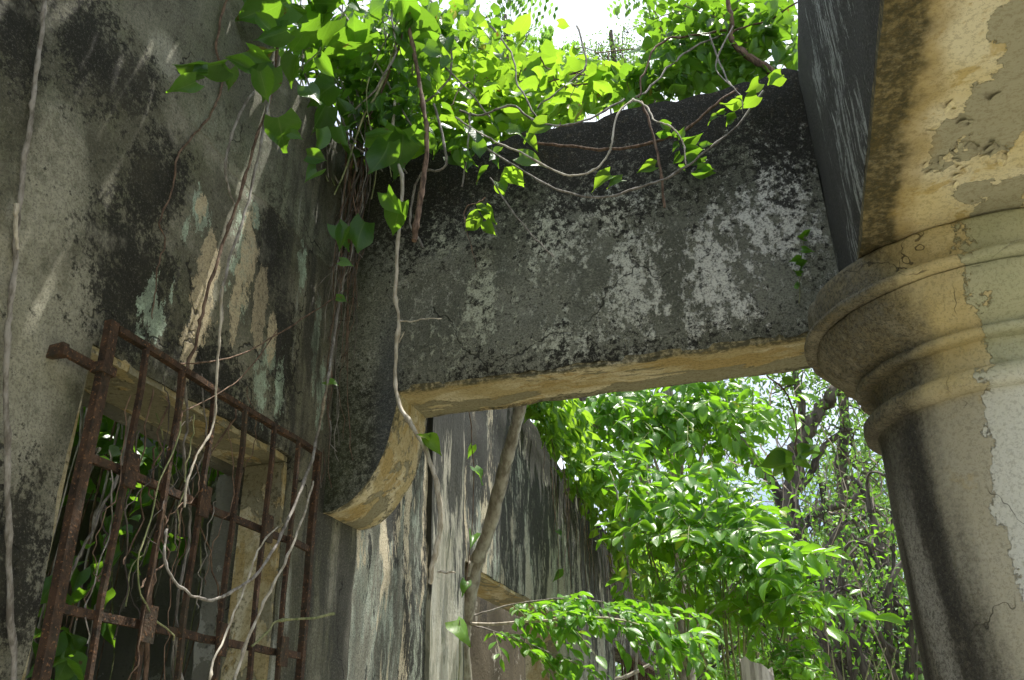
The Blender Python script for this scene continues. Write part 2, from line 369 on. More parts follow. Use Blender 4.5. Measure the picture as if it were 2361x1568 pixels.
def mat_lintel_side():
    s = NT('black_streaked_lintel_side'); X, Y, Z = s.xyz()
    st = s.mul(s.pos, (1, 1, .24))
    a = s.noise(7, st, detail=6, rough=.72, dist=.5); b = s.noise(24, st, detail=6, rough=.82, dist=.4); fine = s.noise(60, detail=6, rough=.7)
    c = s.mix(a, (.028, .028, .026), (.09, .09, .083))
    bl = s.blots([(tuple(at(px, py, .31, 0)), (.4, ry, rz)) for px, py, ry, rz in ((1955, 330, .26, .22), (1935, 230, .2, .2), (1890, 130, .2, .16), (1920, 60, .2, .2), (1970, 420, .2, .12))], b, 2.5)
    c = s.mix(s.op('MULTIPLY', s.rng(s.op('ADD', s.op('ADD', s.op('MULTIPLY', a, .5), s.op('MULTIPLY', b, .5)), s.rng(bl, -.4, .9, -.05, .07, False)), .52, .57), .9), c, (.40, .42, .40))
    c = s.grain(c, .6)
    return s.done(c, .95, s.bump(s.op('ADD', b, s.op('MULTIPLY', fine, .5)), .6, .012))

def mat_inner(name, c1, c2, patch):
    s = NT(name); st = s.mul(s.pos, (1, 1, .3))
    a = s.noise(2.4, st, detail=8, rough=.62); b = s.noise(7, detail=8, rough=.66); f = s.noise(50, detail=5)
    c = s.mix(s.rng(a, .35, .65), c1, c2)
    c = s.mix(s.rng(b, .60, .62, 0, .8), c, patch)
    c = s.mix(s.rng(s.op('ADD', s.op('MULTIPLY', a, .6), s.op('MULTIPLY', f, .4)), .5, .62, 0, .8), c, (.02, .02, .018))
    return s.done(c, .95, s.bump(s.op('ADD', b, f), .5, .012))

def mat_rust():
    s = NT('rusty_iron'); a = s.noise(28, detail=8, rough=.7); b = s.noise(9, detail=4); f = s.noise(120, detail=4)
    c = s.mix(s.rng(a, .36, .62), (.022, .016, .011), (.072, .041, .024))
    c = s.mix(s.rng(b, .52, .66, 0, .7), c, (.050, .043, .028))
    c = s.mix(s.rng(f, .58, .68, 0, .7), c, (.24, .12, .055))
    return s.done(c, .85, s.bump(s.op('ADD', a, f), .7, .004), .3)

def mat_bark(name, c1, c2, sc=30, stretch=(1, 1, .35), spots=None):
    s = NT(name); a = s.noise(sc, s.mul(s.pos, stretch), detail=7, rough=.66); b = s.noise(sc * .25, detail=4)
    c = s.mix(s.rng(a, .35, .65), c1, c2)
    if spots: c = s.mix(s.rng(b, .55, .68, 0, .7), c, spots)
    return s.done(c, .9, s.bump(a, .6, .006))

def mat_leaf(name, dark, light, trans, rough=.38, tf=.42, old=None):
    s = NT(name)
    at_ = s.n('ShaderNodeAttribute'); at_.attribute_name = 'leaf'
    U, T, V = s.xyz(at_.outputs['Vector'])
    oi = s.n('ShaderNodeObjectInfo')
    r = s.op('FRACT', s.op('ADD', V, oi.outputs['Random']))
    r2 = s.op('FRACT', s.op('MULTIPLY', r, 7.31))
    c = s.mix(r, dark, light)
    tr = s.mix(r2, trans, tuple(x * .72 for x in trans))
    au = s.op('ABSOLUTE', U)
    rib = s.rng(au, .07, .02)
    side = s.op('ABSOLUTE', s.op('SUBTRACT', s.op('FRACT', s.op('SUBTRACT', s.op('MULTIPLY', T, 6.0), s.op('MULTIPLY', au, 2.2))), .5))
    vein = s.op('MAXIMUM', rib, s.op('MULTIPLY', s.rng(side, .06, .02), .45))
    c = s.mix(s.op('MULTIPLY', vein, .4), c, (.20, .30, .10))
    spn = s.op('ADD', s.noise(26, detail=3, rough=.6), s.op('MULTIPLY', s.op('MULTIPLY', au, T), .10))
    bl = s.noise(55, detail=3)
    c = s.mix(s.rng(spn, .70, .74, 0, .85), c, (.13, .075, .03)); tr = s.mix(s.rng(spn, .70, .74, 0, .85), tr, (.20, .10, .03))
    c = s.mix(s.rng(bl, .55, .75, 0, .4), c, tuple(x * .6 for x in dark))
    if old:
        c = s.mix(s.rng(r2, .988, .992, 0, .55), c, old); tr = s.mix(s.rng(r2, .988, .992, 0, .55), tr, tuple(min(.8, x * 1.6) for x in old))
    p = s.n('ShaderNodeBsdfPrincipled'); s.put(p.inputs['Base Color'], c); p.inputs['Roughness'].default_value = rough
    p.inputs['Specular IOR Level'].default_value = .32
    hb = s.bump(s.op('ADD', s.op('MULTIPLY', vein, -.5), s.op('MULTIPLY', bl, .6)), .35, .004); s.put(p.inputs['Normal'], hb)
    t = s.n('ShaderNodeBsdfTranslucent'); s.put(t.inputs['Color'], tr)
    mx = s.n('ShaderNodeMixShader'); mx.inputs[0].default_value = tf
    o = s.n('ShaderNodeOutputMaterial')
    s.t.links.new(p.outputs[0], mx.inputs[1]); s.t.links.new(t.outputs[0], mx.inputs[2]); s.t.links.new(mx.outputs[0], o.inputs[0])
    return s.m

def mat_ground():
    s = NT('forest_floor'); a = s.noise(.8, detail=6); b = s.noise(14, detail=8, rough=.7); v = s.voro(22)
    c = s.mix(s.rng(a, .4, .6), (.17, .15, .105), (.12, .145, .07))
    c = s.mix(s.rng(b, .45, .62), c, (.24, .215, .15)); c = s.mix(s.rng(v, .25, .1, 0, .5), c, (.28, .22, .13))
    return s.done(c, .95, s.bump(s.op('ADD', b, v), .8, .03))
def mat_floor():
    s = NT('gallery_floor_cement'); a = s.noise(2, detail=6); b = s.noise(25, detail=7, rough=.7)
    c = s.mix(s.rng(a, .4, .6), (.24, .22, .17), (.34, .32, .26)); c = s.mix(s.rng(b, .5, .65), c, (.15, .13, .08))
    return s.done(c, .95, s.bump(b, .5, .01))

M = dict(near=mat_wall_near(), far=mat_wall_far(), pil=mat_pilaster(), beam=mat_beam_face(), ochre=mat_ochre(strip=(2.78, 2.95, -.06, .12)),
         bracket=mat_ochre('bracket_ochre', (1, 1, .6)), col=mat_column(), soffit=mat_lintel_soffit(), side=mat_lintel_side(),
         inner=mat_inner('dark_room_plaster', (.10, .10, .085), (.20, .195, .16), (.26, .26, .23)),
         door=mat_inner('brown_room_plaster', (.085, .072, .048), (.165, .135, .088), (.36, .335, .275)),
         jamb=mat_ochre('window_reveal_ochre', (1, .5, .5)),
         rust=mat_rust(), ground=mat_ground(), floor=mat_floor(),
         bark=mat_bark('grey_bark', (.15, .13, .10), (.34, .32, .27), spots=(.42, .42, .37)),
         darkbark=mat_bark('dark_bark', (.035, .030, .025), (.12, .105, .09), 9, (1, 1, .3)),
         vine_grey=mat_bark('grey_vine_bark', (.13, .115, .095), (.33, .31, .28), 60),
         vine_pale=mat_bark('pale_vine_bark', (.29, .255, .19), (.56, .52, .44), 45),
         vine_brown=mat_bark('brown_vine_bark', (.075, .05, .035), (.20, .135, .095), 70),
         vine_green=mat_bark('green_vine_bark', (.10, .13, .05), (.30, .30, .16), 60),
         dead=mat_bark('dead_vine_bark', (.16, .13, .10), (.34, .29, .235), 8),
         stump=mat_bark('weathered_wood', (.17, .155, .13), (.50, .475, .42), 40, (1, 1, .10)),
         lf_vine=mat_leaf('vine_leaf', (.028, .085, .018), (.07, .17, .028), (.26, .52, .03), .34, .40, (.22, .12, .03)),
         lf_sun=mat_leaf('sunlit_vine_leaf', (.05, .14, .02), (.10, .22, .03), (.36, .62, .035), .42, .50, (.30, .20, .04)),  # brighter copy of the vine leaf, sunlight put into its colours
         lf_shrub=mat_leaf('shrub_leaf', (.022, .085, .010), (.115, .27, .022), (.27, .58, .022), .30, .42, (.34, .38, .03)),
         lf_low=mat_leaf('low_branch_leaf', (.028, .11, .012), (.095, .235, .022), (.27, .60, .025), .38, .42),
         lf_tree=mat_leaf('far_tree_leaf', (.038, .10, .026), (.09, .175, .042), (.22, .42, .055), .5, .40),
         lf_fern=mat_leaf('feathery_leaf', (.04, .13, .025), (.08, .20, .04), (.28, .52, .08), .45, .42))

# ------------------------------------------------------------------ ground
def sheet(name, x0, x1, y0, y1, n, z, amp, mat):
    xs = np.linspace(x0, x1, n); ys = np.linspace(y0, y1, n); mb = MB()
    for y in ys:
        for x in xs: mb.v.append((x, y, z + amp * fbm((x, y, 0), .15, 3)))
    mb.f = [(j * n + i, j * n + i + 1, (j + 1) * n + i + 1, (j + 1) * n + i) for j in range(n - 1) for i in range(n - 1)]
    return props(mb.build(name, mat, smooth=60), kind='structure')
sheet('ground', -260, 260, -120, 400, 120, -.22, .12, M['ground'])
fl = MB(); fl.box((-.65, 4.2, -.16), (2.0, 7.8, .16)); props(fl.build('gallery_floor', M['floor']), kind='structure')

# ------------------------------------------------------------------ masonry
def breaks(lo, hi, step, extra=()):
    n = max(1, round((hi - lo) / step)); b = [lo + (hi - lo) * i / n for i in range(n + 1)]
    for e in extra:
        i = min(range(len(b)), key=lambda k: abs(b[k] - e)); b[i] = e
    return sorted(set(b))
def slab(us, vs_, holes, place, thick, top=None, amp=.006, edge=.004, topw=.5, wear=None):
    """a wall: grid u x v with openings, both faces, reveals; place(u, v, w) gives the point, w runs into the wall"""
    nu, nv = len(us), len(vs_)
    vmax = vs_[-1]
    def vv(u, v):
        if top is None or v < vmax - topw: return v
        k = (v - (vmax - topw)) / topw
        return v + k * (top(u) - vmax)
    fill = np.ones((nu - 1, nv - 1), bool)
    for i in range(nu - 1):
        for j in range(nv - 1):
            cu, cv = (us[i] + us[i + 1]) / 2, (vs_[j] + vs_[j + 1]) / 2
            for (a, b, c, d) in holes:
                if a < cu < b and c < cv < d: fill[i, j] = False
    mb = MB(); idx = {}
    def vert(i, j, k):
        if (i, j, k) in idx: return idx[i, j, k]
        u, v = us[i], vv(us[i], vs_[j])
        p0 = place(u, v, 0)
        ed = 0
        for a in (i - 1, i):
            for b in (j - 1, j):
                if 0 <= a < nu - 1 and 0 <= b < nv - 1 and not fill[a, b]: ed = 1
        if j == nv - 1 or (j == 0 and v > .5): ed = 1
        n1 = fbm(p0, 2.1) * amp * 1.6 + fbm(p0, 9) * amp * .6
        du = dv = 0
        if ed:
            q = Vector(p0) + Vector((3, 3, 3 + k)); du = fbm(q, 11) * edge * 2; dv = fbm(q + Vector((7, 0, 0)), 11) * edge * 2
            if j == nv - 1: dv += fbm(q, 6) * edge * 4
            n1 += edge * .8
        w = (n1 if k == 0 else thick - n1)
        idx[i, j, k] = len(mb.v); mb.v.append(place(u + du, v + dv, w)); return idx[i, j, k]
    def filled(i, j): return 0 <= i < nu - 1 and 0 <= j < nv - 1 and fill[i, j]
    for i in range(nu - 1):
        for j in range(nv - 1):
            if not fill[i, j]: continue
            mb.f.append((vert(i, j, 0), vert(i + 1, j, 0), vert(i + 1, j + 1, 0), vert(i, j + 1, 0)))
            mb.f.append((vert(i, j, 1), vert(i, j + 1, 1), vert(i + 1, j + 1, 1), vert(i + 1, j, 1)))
            for di, dj, e in ((-1, 0, (0, 0, 0, 1)), (1, 0, (1, 1, 1, 0)), (0, -1, (1, 0, 0, 0)), (0, 1, (0, 1, 1, 1))):
                if not filled(i + di, j + dj):
                    a, b = (i + e[0], j + e[1]), (i + e[2], j + e[3])
                    mb.f.append((vert(*a, 0), vert(*a, 1), vert(*b, 1), vert(*b, 0)))
    return mb
WX = -1.5                                      # face of the long wall
BY0, BY1, BZ = 2.708, 2.985, 2.813             # beam: faces and underside
def wtop(y): return 3.98 + .05 * fbm((y, 0, 0), 2) - (.0 if y < 3 else min(.75, (y - 3) * .11))
# the long wall: the near length with the barred window, the streaked length beyond the beam with doorway and far window
w1 = empty('ruined_wall', (WX, 1.0, 0), 'mouldy grey plaster wall with a rusty barred window on the left', 'wall')
place_w = lambda u, v, w: (WX - w, u, v)
mb = slab(breaks(-1.6, BY1 - .02, .05, (1.535, 2.47)), breaks(0, 4.0, .05, (.9, 2.525)), [(1.535, 2.47, .9, 2.525)], place_w, .22, wtop, .009)
mb.build('wall_face', M['near'], w1, 50)
# yellow-washed reveals of the window: head and jambs lie just inside the opening
def lining(name, lo, hi, mat, parent, amp=.003, n=14):
    lo, hi = Vector(lo), Vector(hi); c = (lo + hi) / 2; h = (hi - lo) / 2
    b = MB(); ax = max(range(3), key=lambda k: h[k])
    for k in range(n):
        a0 = lo[ax] + (hi[ax] - lo[ax]) * k / n; a1 = lo[ax] + (hi[ax] - lo[ax]) * (k + 1) / n
    prof = [(d, e) for d, e in ((-1, -1), (1, -1), (1, 1), (-1, 1))]; o1, o2 = [k for k in range(3) if k != ax]
    for k in range(n + 1):
        for d, e in prof:
            p = Vector(c); p[ax] = lo[ax] + (hi[ax] - lo[ax]) * k / n; p[o1] += d * h[o1]; p[o2] += e * h[o2]
            b.v.append(p + mnoise.noise_vector(p * 14) * amp)
    for k in range(n):
        for j in range(4):
            j2 = (j + 1) % 4; b.f.append((k * 4 + j, k * 4 + j2, k * 4 + 4 + j2, k * 4 + 4 + j))
    b.f.append((3, 2, 1, 0)); b.f.append(tuple(n * 4 + j for j in range(4)))
    return b.build(name, mat, parent, 30)
lining('window_head', (-1.70, 1.54, 2.506), (-1.512, 2.465, 2.54), M['jamb'], w1)
lining('frame_rebate', (-1.745, 1.50, 2.49), (-1.703, 2.50, 2.53), M['inner'], w1, .008)
lining('window_jamb', (-1.66, 2.452, .92), (-1.512, 2.49, 2.503), M['jamb'], w1)
lining('window_jamb', (-1.66, 1.515, .92), (-1.512, 1.551, 2.503), M['jamb'], w1)
lining('broken_frame_strip', (-1.775, 2.47, .9), (-1.705, 2.515, 2.49), M['inner'], w1, .012, 40)
lining('window_sill', (-1.74, 1.5, .86), (-1.46, 2.5, .905), M['jamb'], w1)

w2 = empty('streaked_wall', (WX, 6.0, 0), 'black and white streaked wall with a doorway, receding beyond the beam', 'wall')
mb = slab(breaks(BY1 - .02, 10.2, .06, (4.12, 6.02, 7.95, 9.85)), breaks(0, 4.0, .06, (2.5, 1.0)), [(4.12, 6.02, -1, 2.5), (7.95, 9.85, 1.0, 2.5)], place_w, .24, wtop, .010)
mb.build('wall_face', M['far'], w2, 50)
lining('door_head', (-1.73, 4.13, 2.482), (-1.512, 6.01, 2.512), M['jamb'], w2)
lining('door_jamb', (-1.73, 5.995, 0), (-1.512, 6.03, 2.48), M['jamb'], w2)
# pale pilaster in two leaves with an open joint between them
pb = slab(breaks(3.66, 3.888, .045), breaks(0, 3.9, .06), [], lambda u, v, w: (WX + .022 - w, u, v), .08, None, .006); pb.build('pilaster_strip', M['pil'], w2, 50)
pb = slab(breaks(3.896, 4.105, .045), breaks(0, 3.9, .06), [], lambda u, v, w: (WX + .016 - w, u, v), .08, None, .006); pb.build('pilaster_strip', M['pil'], w2, 50)
# rooms behind the wall
rb = empty('room_wall', (-3.3, 4, 0), 'dark back wall of the roofless room seen through the barred window', 'wall')
mb = slab(breaks(-2.0, 3.78, .12), breaks(0, 3.6, .12), [], lambda u, v, w: (-3.3 - w, u, v), .22, lambda y: 3.22 + .1 * fbm((y, 3, 0), 2), .014); mb.build('wall_face', M['inner'], rb, 50)
rc = empty('cross_wall', (-2.5, 3.9, 0), 'dark cross wall behind the right side of the barred window', 'wall')
mb = slab(breaks(-3.3, -1.73, .1), breaks(0, 3.6, .1), [], lambda u, v, w: (u, 3.80 + w, v), .2, None, .014); mb.build('wall_face', M['inner'], rc, 50)
rd = empty('doorway_room_wall', (-3.0, 6, 0), 'brown peeling wall seen inside the far doorway', 'wall')
mb = slab(breaks(4.0, 10.2, .12), breaks(0, 3.4, .12), [], lambda u, v, w: (-2.9 - w, u, v), .22, None, .014); mb.build('wall_face', M['door'], rd, 50)

# cross beam with its quarter-round bracket
bm_ = empty('cross_beam', (-.6, 2.85, BZ), 'black-stained concrete cross beam from the wall to the column', 'beam')
def btop(x): return 3.86 + .035 * fbm((x, 5, 0), 2.2) + .02 * math.sin(x * 2)
mb = slab(breaks(WX + .002, .306, .04), breaks(BZ + .012, 3.9, .045), [], lambda u, v, w: (u, BY0 + w, v), BY1 - BY0, btop, .007, .008, .4)
mb.build('beam_body', M['beam'], bm_, 50)
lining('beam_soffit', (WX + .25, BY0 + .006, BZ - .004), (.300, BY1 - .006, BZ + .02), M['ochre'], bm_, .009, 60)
BR, BH = .262, .425
prof = [(WX + .002, BZ + .008)] + [(WX + BR * math.sin(a), BZ + .006 - BH * math.cos(a)) for a in [i * math.pi / 2 / 22 for i in range(23)]]
def bracket(y0, y1, name, mat, inset=0, ny=7):
    b = MB(); n = len(prof)
    for k in range(ny + 1):
        y = y0 + (y1 - y0) * k / ny
        for (x, z) in prof:
            p = Vector((x, y, z)); b.v.append(p + mnoise.noise_vector(p * 9) * .006)
    for k in range(ny):
        for j in range(n):
            j2 = (j + 1) % n; b.f.append((k * n + j, k * n + j2, (k + 1) * n + j2, (k + 1) * n + j))
    b.f.append(tuple(range(n))[::-1]); b.f.append(tuple(ny * n + j for j in range(n)))
    return b
br = bracket(BY0, BY1, 'b', None)
o = br.build('bracket', M['bracket'], bm_, 40)
o.data.materials.append(M['beam'])
for p in o.data.polygons:
    if abs(p.normal.y) > .8: p.material_index = 1

# round column
CXY = (.63, 2.565)
zz = lambda z: 1.6 + (z - 1.6) * .9
cprof = [('shaft', [(.340, -.1), (.336, 1.0), (.330, 1.9), (.325, 2.2), (.322, 2.385), (.326, 2.402)]),
         ('necking_ring', [(.324, 2.402), (.345, 2.404), (.356, 2.413), (.358, 2.428), (.356, 2.446), (.346, 2.456), (.318, 2.459)]),
         ('neck', [(.318, 2.458), (.316, 2.48), (.316, 2.515), (.322, 2.530)]),
         ('echinus', [(.320, 2.529), (.350, 2.531), (.359, 2.537), (.361, 2.547), (.357, 2.554), (.346, 2.557), (.352, 2.566), (.378, 2.582), (.407, 2.604), (.430, 2.632), (.443, 2.660), (.446, 2.680), (.436, 2.684)]),
         ('abacus', [(.428, 2.683), (.466, 2.685), (.477, 2.689), (.480, 2.698), (.478, 2.706), (.455, 2.711), (.453, 2.73), (.456, 2.78), (.454, 2.806), (.448, 2.811), (.2, 2.812)])]
colm = empty('round_column', (CXY[0], CXY[1], 0), 'stout round column with moulded capital and peeling cream paint', 'column')
colp = {}
for nm, pr in cprof:
    fine = []
    for (r0, z0), (r1, z1) in zip(pr, pr[1:]):
        k = max(1, int(math.hypot(r1 - r0, z1 - z0) / (.03 if nm == 'shaft' else .008)))
        fine += [(r0 + (r1 - r0) * i / k, z0 + (z1 - z0) * i / k) for i in range(k)]
    fine.append(pr[-1]); b = MB(); n = 168
    for r, z in fine:
        for j in range(n):
            a = 2 * math.pi * j / n; p = Vector((CXY[0] + r * math.cos(a), CXY[1] + r * math.sin(a), z))
            d = (fbm(p, 3) * .004 + fbm(p, 14) * .0015) - max(0, fbm(p + Vector((9, 2, 4)), 9) - .33) * (.03 if nm != 'shaft' else .004)
            b.v.append((p.x + d * math.cos(a), p.y + d * math.sin(a), p.z + fbm(p + Vector((5, 5, 5)), 6) * .003))
    for i in range(len(fine) - 1):
        for j in range(n):
            j2 = (j + 1) % n; b.f.append((i * n + j, i * n + j2, (i + 1) * n + j2, (i + 1) * n + j))
    colp[nm] = b.build('capital' if nm == 'echinus' else nm, M['col'], colm, 75)
for nm in ('necking_ring', 'neck', 'abacus'):                # mouldings of the capital
    colp[nm].parent = colp['echinus']; colp[nm].matrix_parent_inverse = Matrix.Identity(4)

# long lintel over the column, running back over the camera's right
lt = empty('colonnade_lintel', (.63, 1.0, 2.83), 'deep lintel over the column with peeling yellow underside and black side', 'lintel')
mb = slab(breaks(-2.2, 3.0, .06), breaks(2.832, 3.9, .06), [], lambda u, v, w: (.31 + w, u, v), .66, lambda y: 3.875 + .02 * fbm((y, 9, 0), 2), .006, .004)
mb.build('lintel_body', M['side'], lt, 50)
sb = MB(); nx, ny = 14, 90
for j in range(ny + 1):
    for i in range(nx + 1):
        p = Vector((.3125 + .655 * i / nx, -2.19 + 5.17 * j / ny, 2.814)); sb.v.append((p.x + (fbm(p, 8) * .004 if i in (0, nx) else 0), p.y, p.z + fbm(p, 3) * .004))
k0 = len(sb.v)
for j in range(ny + 1):
    for i in range(nx + 1):
        p = Vector((.3125 + .655 * i / nx, -2.19 + 5.17 * j / ny, 2.836)); sb.v.append(p)
q = lambda i, j: j * (nx + 1) + i
sb.f = [(q(i, j), q(i, j + 1), q(i + 1, j + 1), q(i + 1, j)) for j in range(ny) for i in range(nx)]
for i0 in (0, nx):
    sb.f += [(q(i0, j), q(i0, j + 1), k0 + q(i0, j + 1), k0 + q(i0, j)) for j in range(ny)]
for j0 in (0, ny):
    sb.f += [(q(i, j0), q(i + 1, j0), k0 + q(i + 1, j0), k0 + q(i, j0)) for i in range(nx)]
sb.build('lintel_soffit', M['soffit'], lt, 40)

for k in range(34):                                        # curled flakes of paint round the bare patches
    px, py = random.choice(((2165, 300), (2185, 360), (2150, 385), (2215, 270), (2250, 330), (2290, 345), (2330, 370), (2290, 215), (2140, 372), (2205, 400))); p = at(px + random.gauss(0, 14), py + random.gauss(0, 14), 2.812, 2)
    if p.x < .42: continue
    a = random.uniform(0, 6.28); L, W = random.uniform(.010, .024), random.uniform(.006, .014); cu = random.uniform(.004, .013)
    m = MB()
    for i in range(4):
        for j in (-1, 1): q_ = Vector((L * i / 3, W * j * (1 - .2 * i), -cu * (i / 3) ** 2)); q_.rotate(Matrix.Rotation(a, 3, 'Z')); m.v.append(p + q_)
    k0_ = len(m.v); m.v += [v + Vector((0, 0, .0015)) for v in m.v]
    for i in range(3):
        t_ = i * 2; m.f += [(t_, t_ + 2, t_ + 3, t_ + 1), (k0_ + t_, k0_ + t_ + 1, k0_ + t_ + 3, k0_ + t_ + 2)]
    m.build('paint_flake', M['soffit'], lt)

# ------------------------------------------------------------------ barred windows
GX = -1.44
def g(px, py): return at(px, py, GX, 0)
gr = empty('window_grille', (GX, 2.0, .9), 'rusty iron window grille with square bars and small welded plates', 'grille')
YL, YR, ZT, ZB = g(245, 745).y + .018, g(733, 1045).y, 2.548, .88
rails = [g(180, 1045).z, g(115, 1400).z]; rails += [rails[1] - (rails[0] - rails[1]) * k for k in (1, 2)]
barsY = [g(p, q).y for p, q in ((330, 800), (415, 845), (490, 890), (560, 940), (625, 985), (680, 1020))]
def bar(name, a, b, hx, hy, n=8, amp=.0025):
    a, b = Vector(a), Vector(b); m = MB(); ax = (b - a).normalized()
    u = Vector((1, 0, 0)); w = ax.cross(u)
    for k in range(n + 1):
        c = a.lerp(b, k / n) + mnoise.noise_vector(a + Vector((0, 0, k * .7))) * amp
        for d, e in ((-1, -1), (1, -1), (1, 1), (-1, 1)): m.v.append(c + u * hx * d + w * hy * e)
    for k in range(n):
        for j in range(4):
            j2 = (j + 1) % 4; m.f.append((k * 4 + j, k * 4 + j2, k * 4 + 4 + j2, k * 4 + 4 + j))
    m.f.append((3, 2, 1, 0)); m.f.append(tuple(n * 4 + j for j in range(4)))
    return m.build(name, M['rust'], gr)
bar('stile', (GX, YL, ZB), (GX, YL, ZT + .012), .010, .0140, 12, .006)
bar('stile', (GX, YR, ZB), (GX, YR, ZT + .008), .010, .0095, 12, .005)
bar('top_rail', (GX + .001, YL + .019, ZT), (GX + .001, YR - .0095, ZT), .010, .008, 12, .005)
for k, z in enumerate(rails): bar('rail', (GX - .002, YL + .019, z), (GX - .002, YR - .012, z), .006, .0095, 12, .006)
for y in barsY: bar('bar', (GX + .012, y, ZB), (GX + .012, y, ZT - .0085), .0060, .0060, 14, .009)
for r_, z in enumerate(rails):
    for k, y in enumerate(barsY):
        if (k + r_) % 2 == 0:
            m = MB(); m.box((GX + .026, y, z), (.004, .021, .040), Matrix.Rotation(random.uniform(-.05, .05), 3, 'X'), .002); m.build('plate', M['rust'], gr)
p = g(183, 818); p_l = g(154, 812)
m = MB(); m.box((GX - .016, (p_l.y + YL) / 2, p.z), (.006, (YL - p_l.y) / 2, .011), None, .002); m.box((GX - .038, p_l.y + .008, p.z + .002), (.024, .009, .015), None, .002); m.build('wall_tab', M['rust'], gr)
m = MB(); m.box((GX + .002, YL + .002, p.z - .004), (.016, .024, .012), None, .002); m.build('clamp', M['rust'], gr)
GX2 = -1.46
gr_near = gr
gr = empty('window_grille', (GX2, 8.9, 1), 'dark iron grille on the far window, half hidden by leaves', 'grille')
bar('top_rail', (GX2, 7.96, 2.46), (GX2, 9.84, 2.46), .012, .014); bar('rail', (GX2, 7.96, 1.8), (GX2, 9.84, 1.8), .008, .012)
for k in range(15): bar('bar', (GX2 + .016, 8.0 + k * .13, 1.0), (GX2 + .016, 8.0 + k * .13, 2.446), .008, .01)

# ------------------------------------------------------------------ leaves
def leaf_template(rows, cols, width, wfun, fold=.12, droop=.15, lobe=0.0, wave=.0, seed=0, twist=0.0, skew=0.0):
    """unit leaf along +Y, blade normal +Z, stalk end at the origin"""
    V, A, F = [], [], []
    for i in range(rows + 1):
        t = i / rows; w = width * wfun(t); ta = twist * t
        for j in range(cols + 1):
            u = -1 + 2 * j / cols
            y = t - lobe * abs(u) ** 1.6 * (1 - t) ** 3
            x = u * w * (1 + skew * u); z = fold * w * abs(u) * 1.6 + wave * math.sin(t * 9 + u * 2 + seed) * abs(u) * .5
            x, z = x * math.cos(ta) - z * math.sin(ta), x * math.sin(ta) + z * math.cos(ta)
            V.append((x + skew * .5 * t * t, y * (1 - .25 * abs(droop)), z - droop * t * t)); A.append((u, t))
    for i in range(rows):
        for j in range(cols):
            a = i * (cols + 1) + j; F.append((a, a + 1, a + cols + 2, a + cols + 1))
    return np.array(V, float), np.array(F, int), np.array(A, float)
heart_w = lambda t: max(.015, (math.sin(math.pi * min(1, t * .82 + .20)) ** .75) * (1 - t ** 3.2)) if t < 1 else .012
ell_w = lambda t: max(.02, math.sin(math.pi * min(1, t * .93 + .035)) ** .85)
ovate_w = lambda t: max(.015, math.sin(math.pi * (t ** .8)) ** .9)
TEMPL = {
    'heart': [leaf_template(7, 4, wd, heart_w, f, d, .16, w, k, tw, sk) for k, (wd, f, d, w, tw, sk) in enumerate([(.40, .15, .12, .05, .3, .1), (.36, .4, .3, .08, -.5, -.1), (.42, -.15, .25, .10, .5, .15), (.38, .6, .15, .07, .2, -.15), (.34, .3, .5, .10, -.7, .1), (.40, .5, -.2, .08, .6, .05), (.30, .8, .35, .06, -.3, 0), (.43, .1, .38, .12, .9, -.1)])],
    'shrub': [leaf_template(5, 2, wd, ell_w, f, d, 0, w, k, tw, sk) for k, (wd, f, d, w, tw, sk) in enumerate([(.235, .2, .12, .02, .2, .05), (.21, .45, .25, .03, -.4, 0), (.25, .1, .42, .03, .5, .1), (.22, .6, .05, .02, -.2, -.1), (.19, .3, .55, .05, .7, 0), (.26, .35, -.1, .04, .3, .1)])],
    'small': [leaf_template(3, 2, .26, ovate_w, f, d) for (f, d) in ((.2, .1), (.45, .25))],
    'tiny': [leaf_template(2, 2, .24, ovate_w, .35, .15)],
}
def frame(d, n):
    d = Vector(d).normalized(); n = Vector(n); n = n - d * n.dot(d)
    n = n.normalized() if n.length > 1e-5 else d.orthogonal().normalized()
    return d.cross(n), d, n
def leaf_mat(p, d, n, s):
    x, y, z = frame(d, n)
    return Matrix(((x.x * s, y.x * s, z.x * s, p[0]), (x.y * s, y.y * s, z.y * s, p[1]), (x.z * s, y.z * s, z.z * s, p[2]), (0, 0, 0, 1)))
def mesh_np(name, V, F, attr):
    me = bpy.data.meshes.new(name); nv, nf = len(V), len(F)
    me.vertices.add(nv); me.vertices.foreach_set('co', np.ascontiguousarray(V, np.float32).ravel())
    me.loops.add(nf * 4); me.loops.foreach_set('vertex_index', np.ascontiguousarray(F, np.int32).ravel())
    me.polygons.add(nf); me.polygons.foreach_set('loop_start', np.arange(0, nf * 4, 4, dtype=np.int32))
    me.update(calc_edges=True)
    a = me.attributes.new('leaf', 'FLOAT_VECTOR', 'POINT'); a.data.foreach_set('vector', np.ascontiguousarray(attr, np.float32).ravel())
    me.shade_smooth(); return me
_leafmesh = {}
def leaf_mesh(kind, k, mat):
    key = (kind, k, mat.name)
    if key not in _leafmesh:
        V, F, A = TEMPL[kind][k]
        me = mesh_np('leaf_' + kind, V, F, np.c_[A, np.zeros(len(A))]); me.materials.append(mat); _leafmesh[key] = me
    return _leafmesh[key]
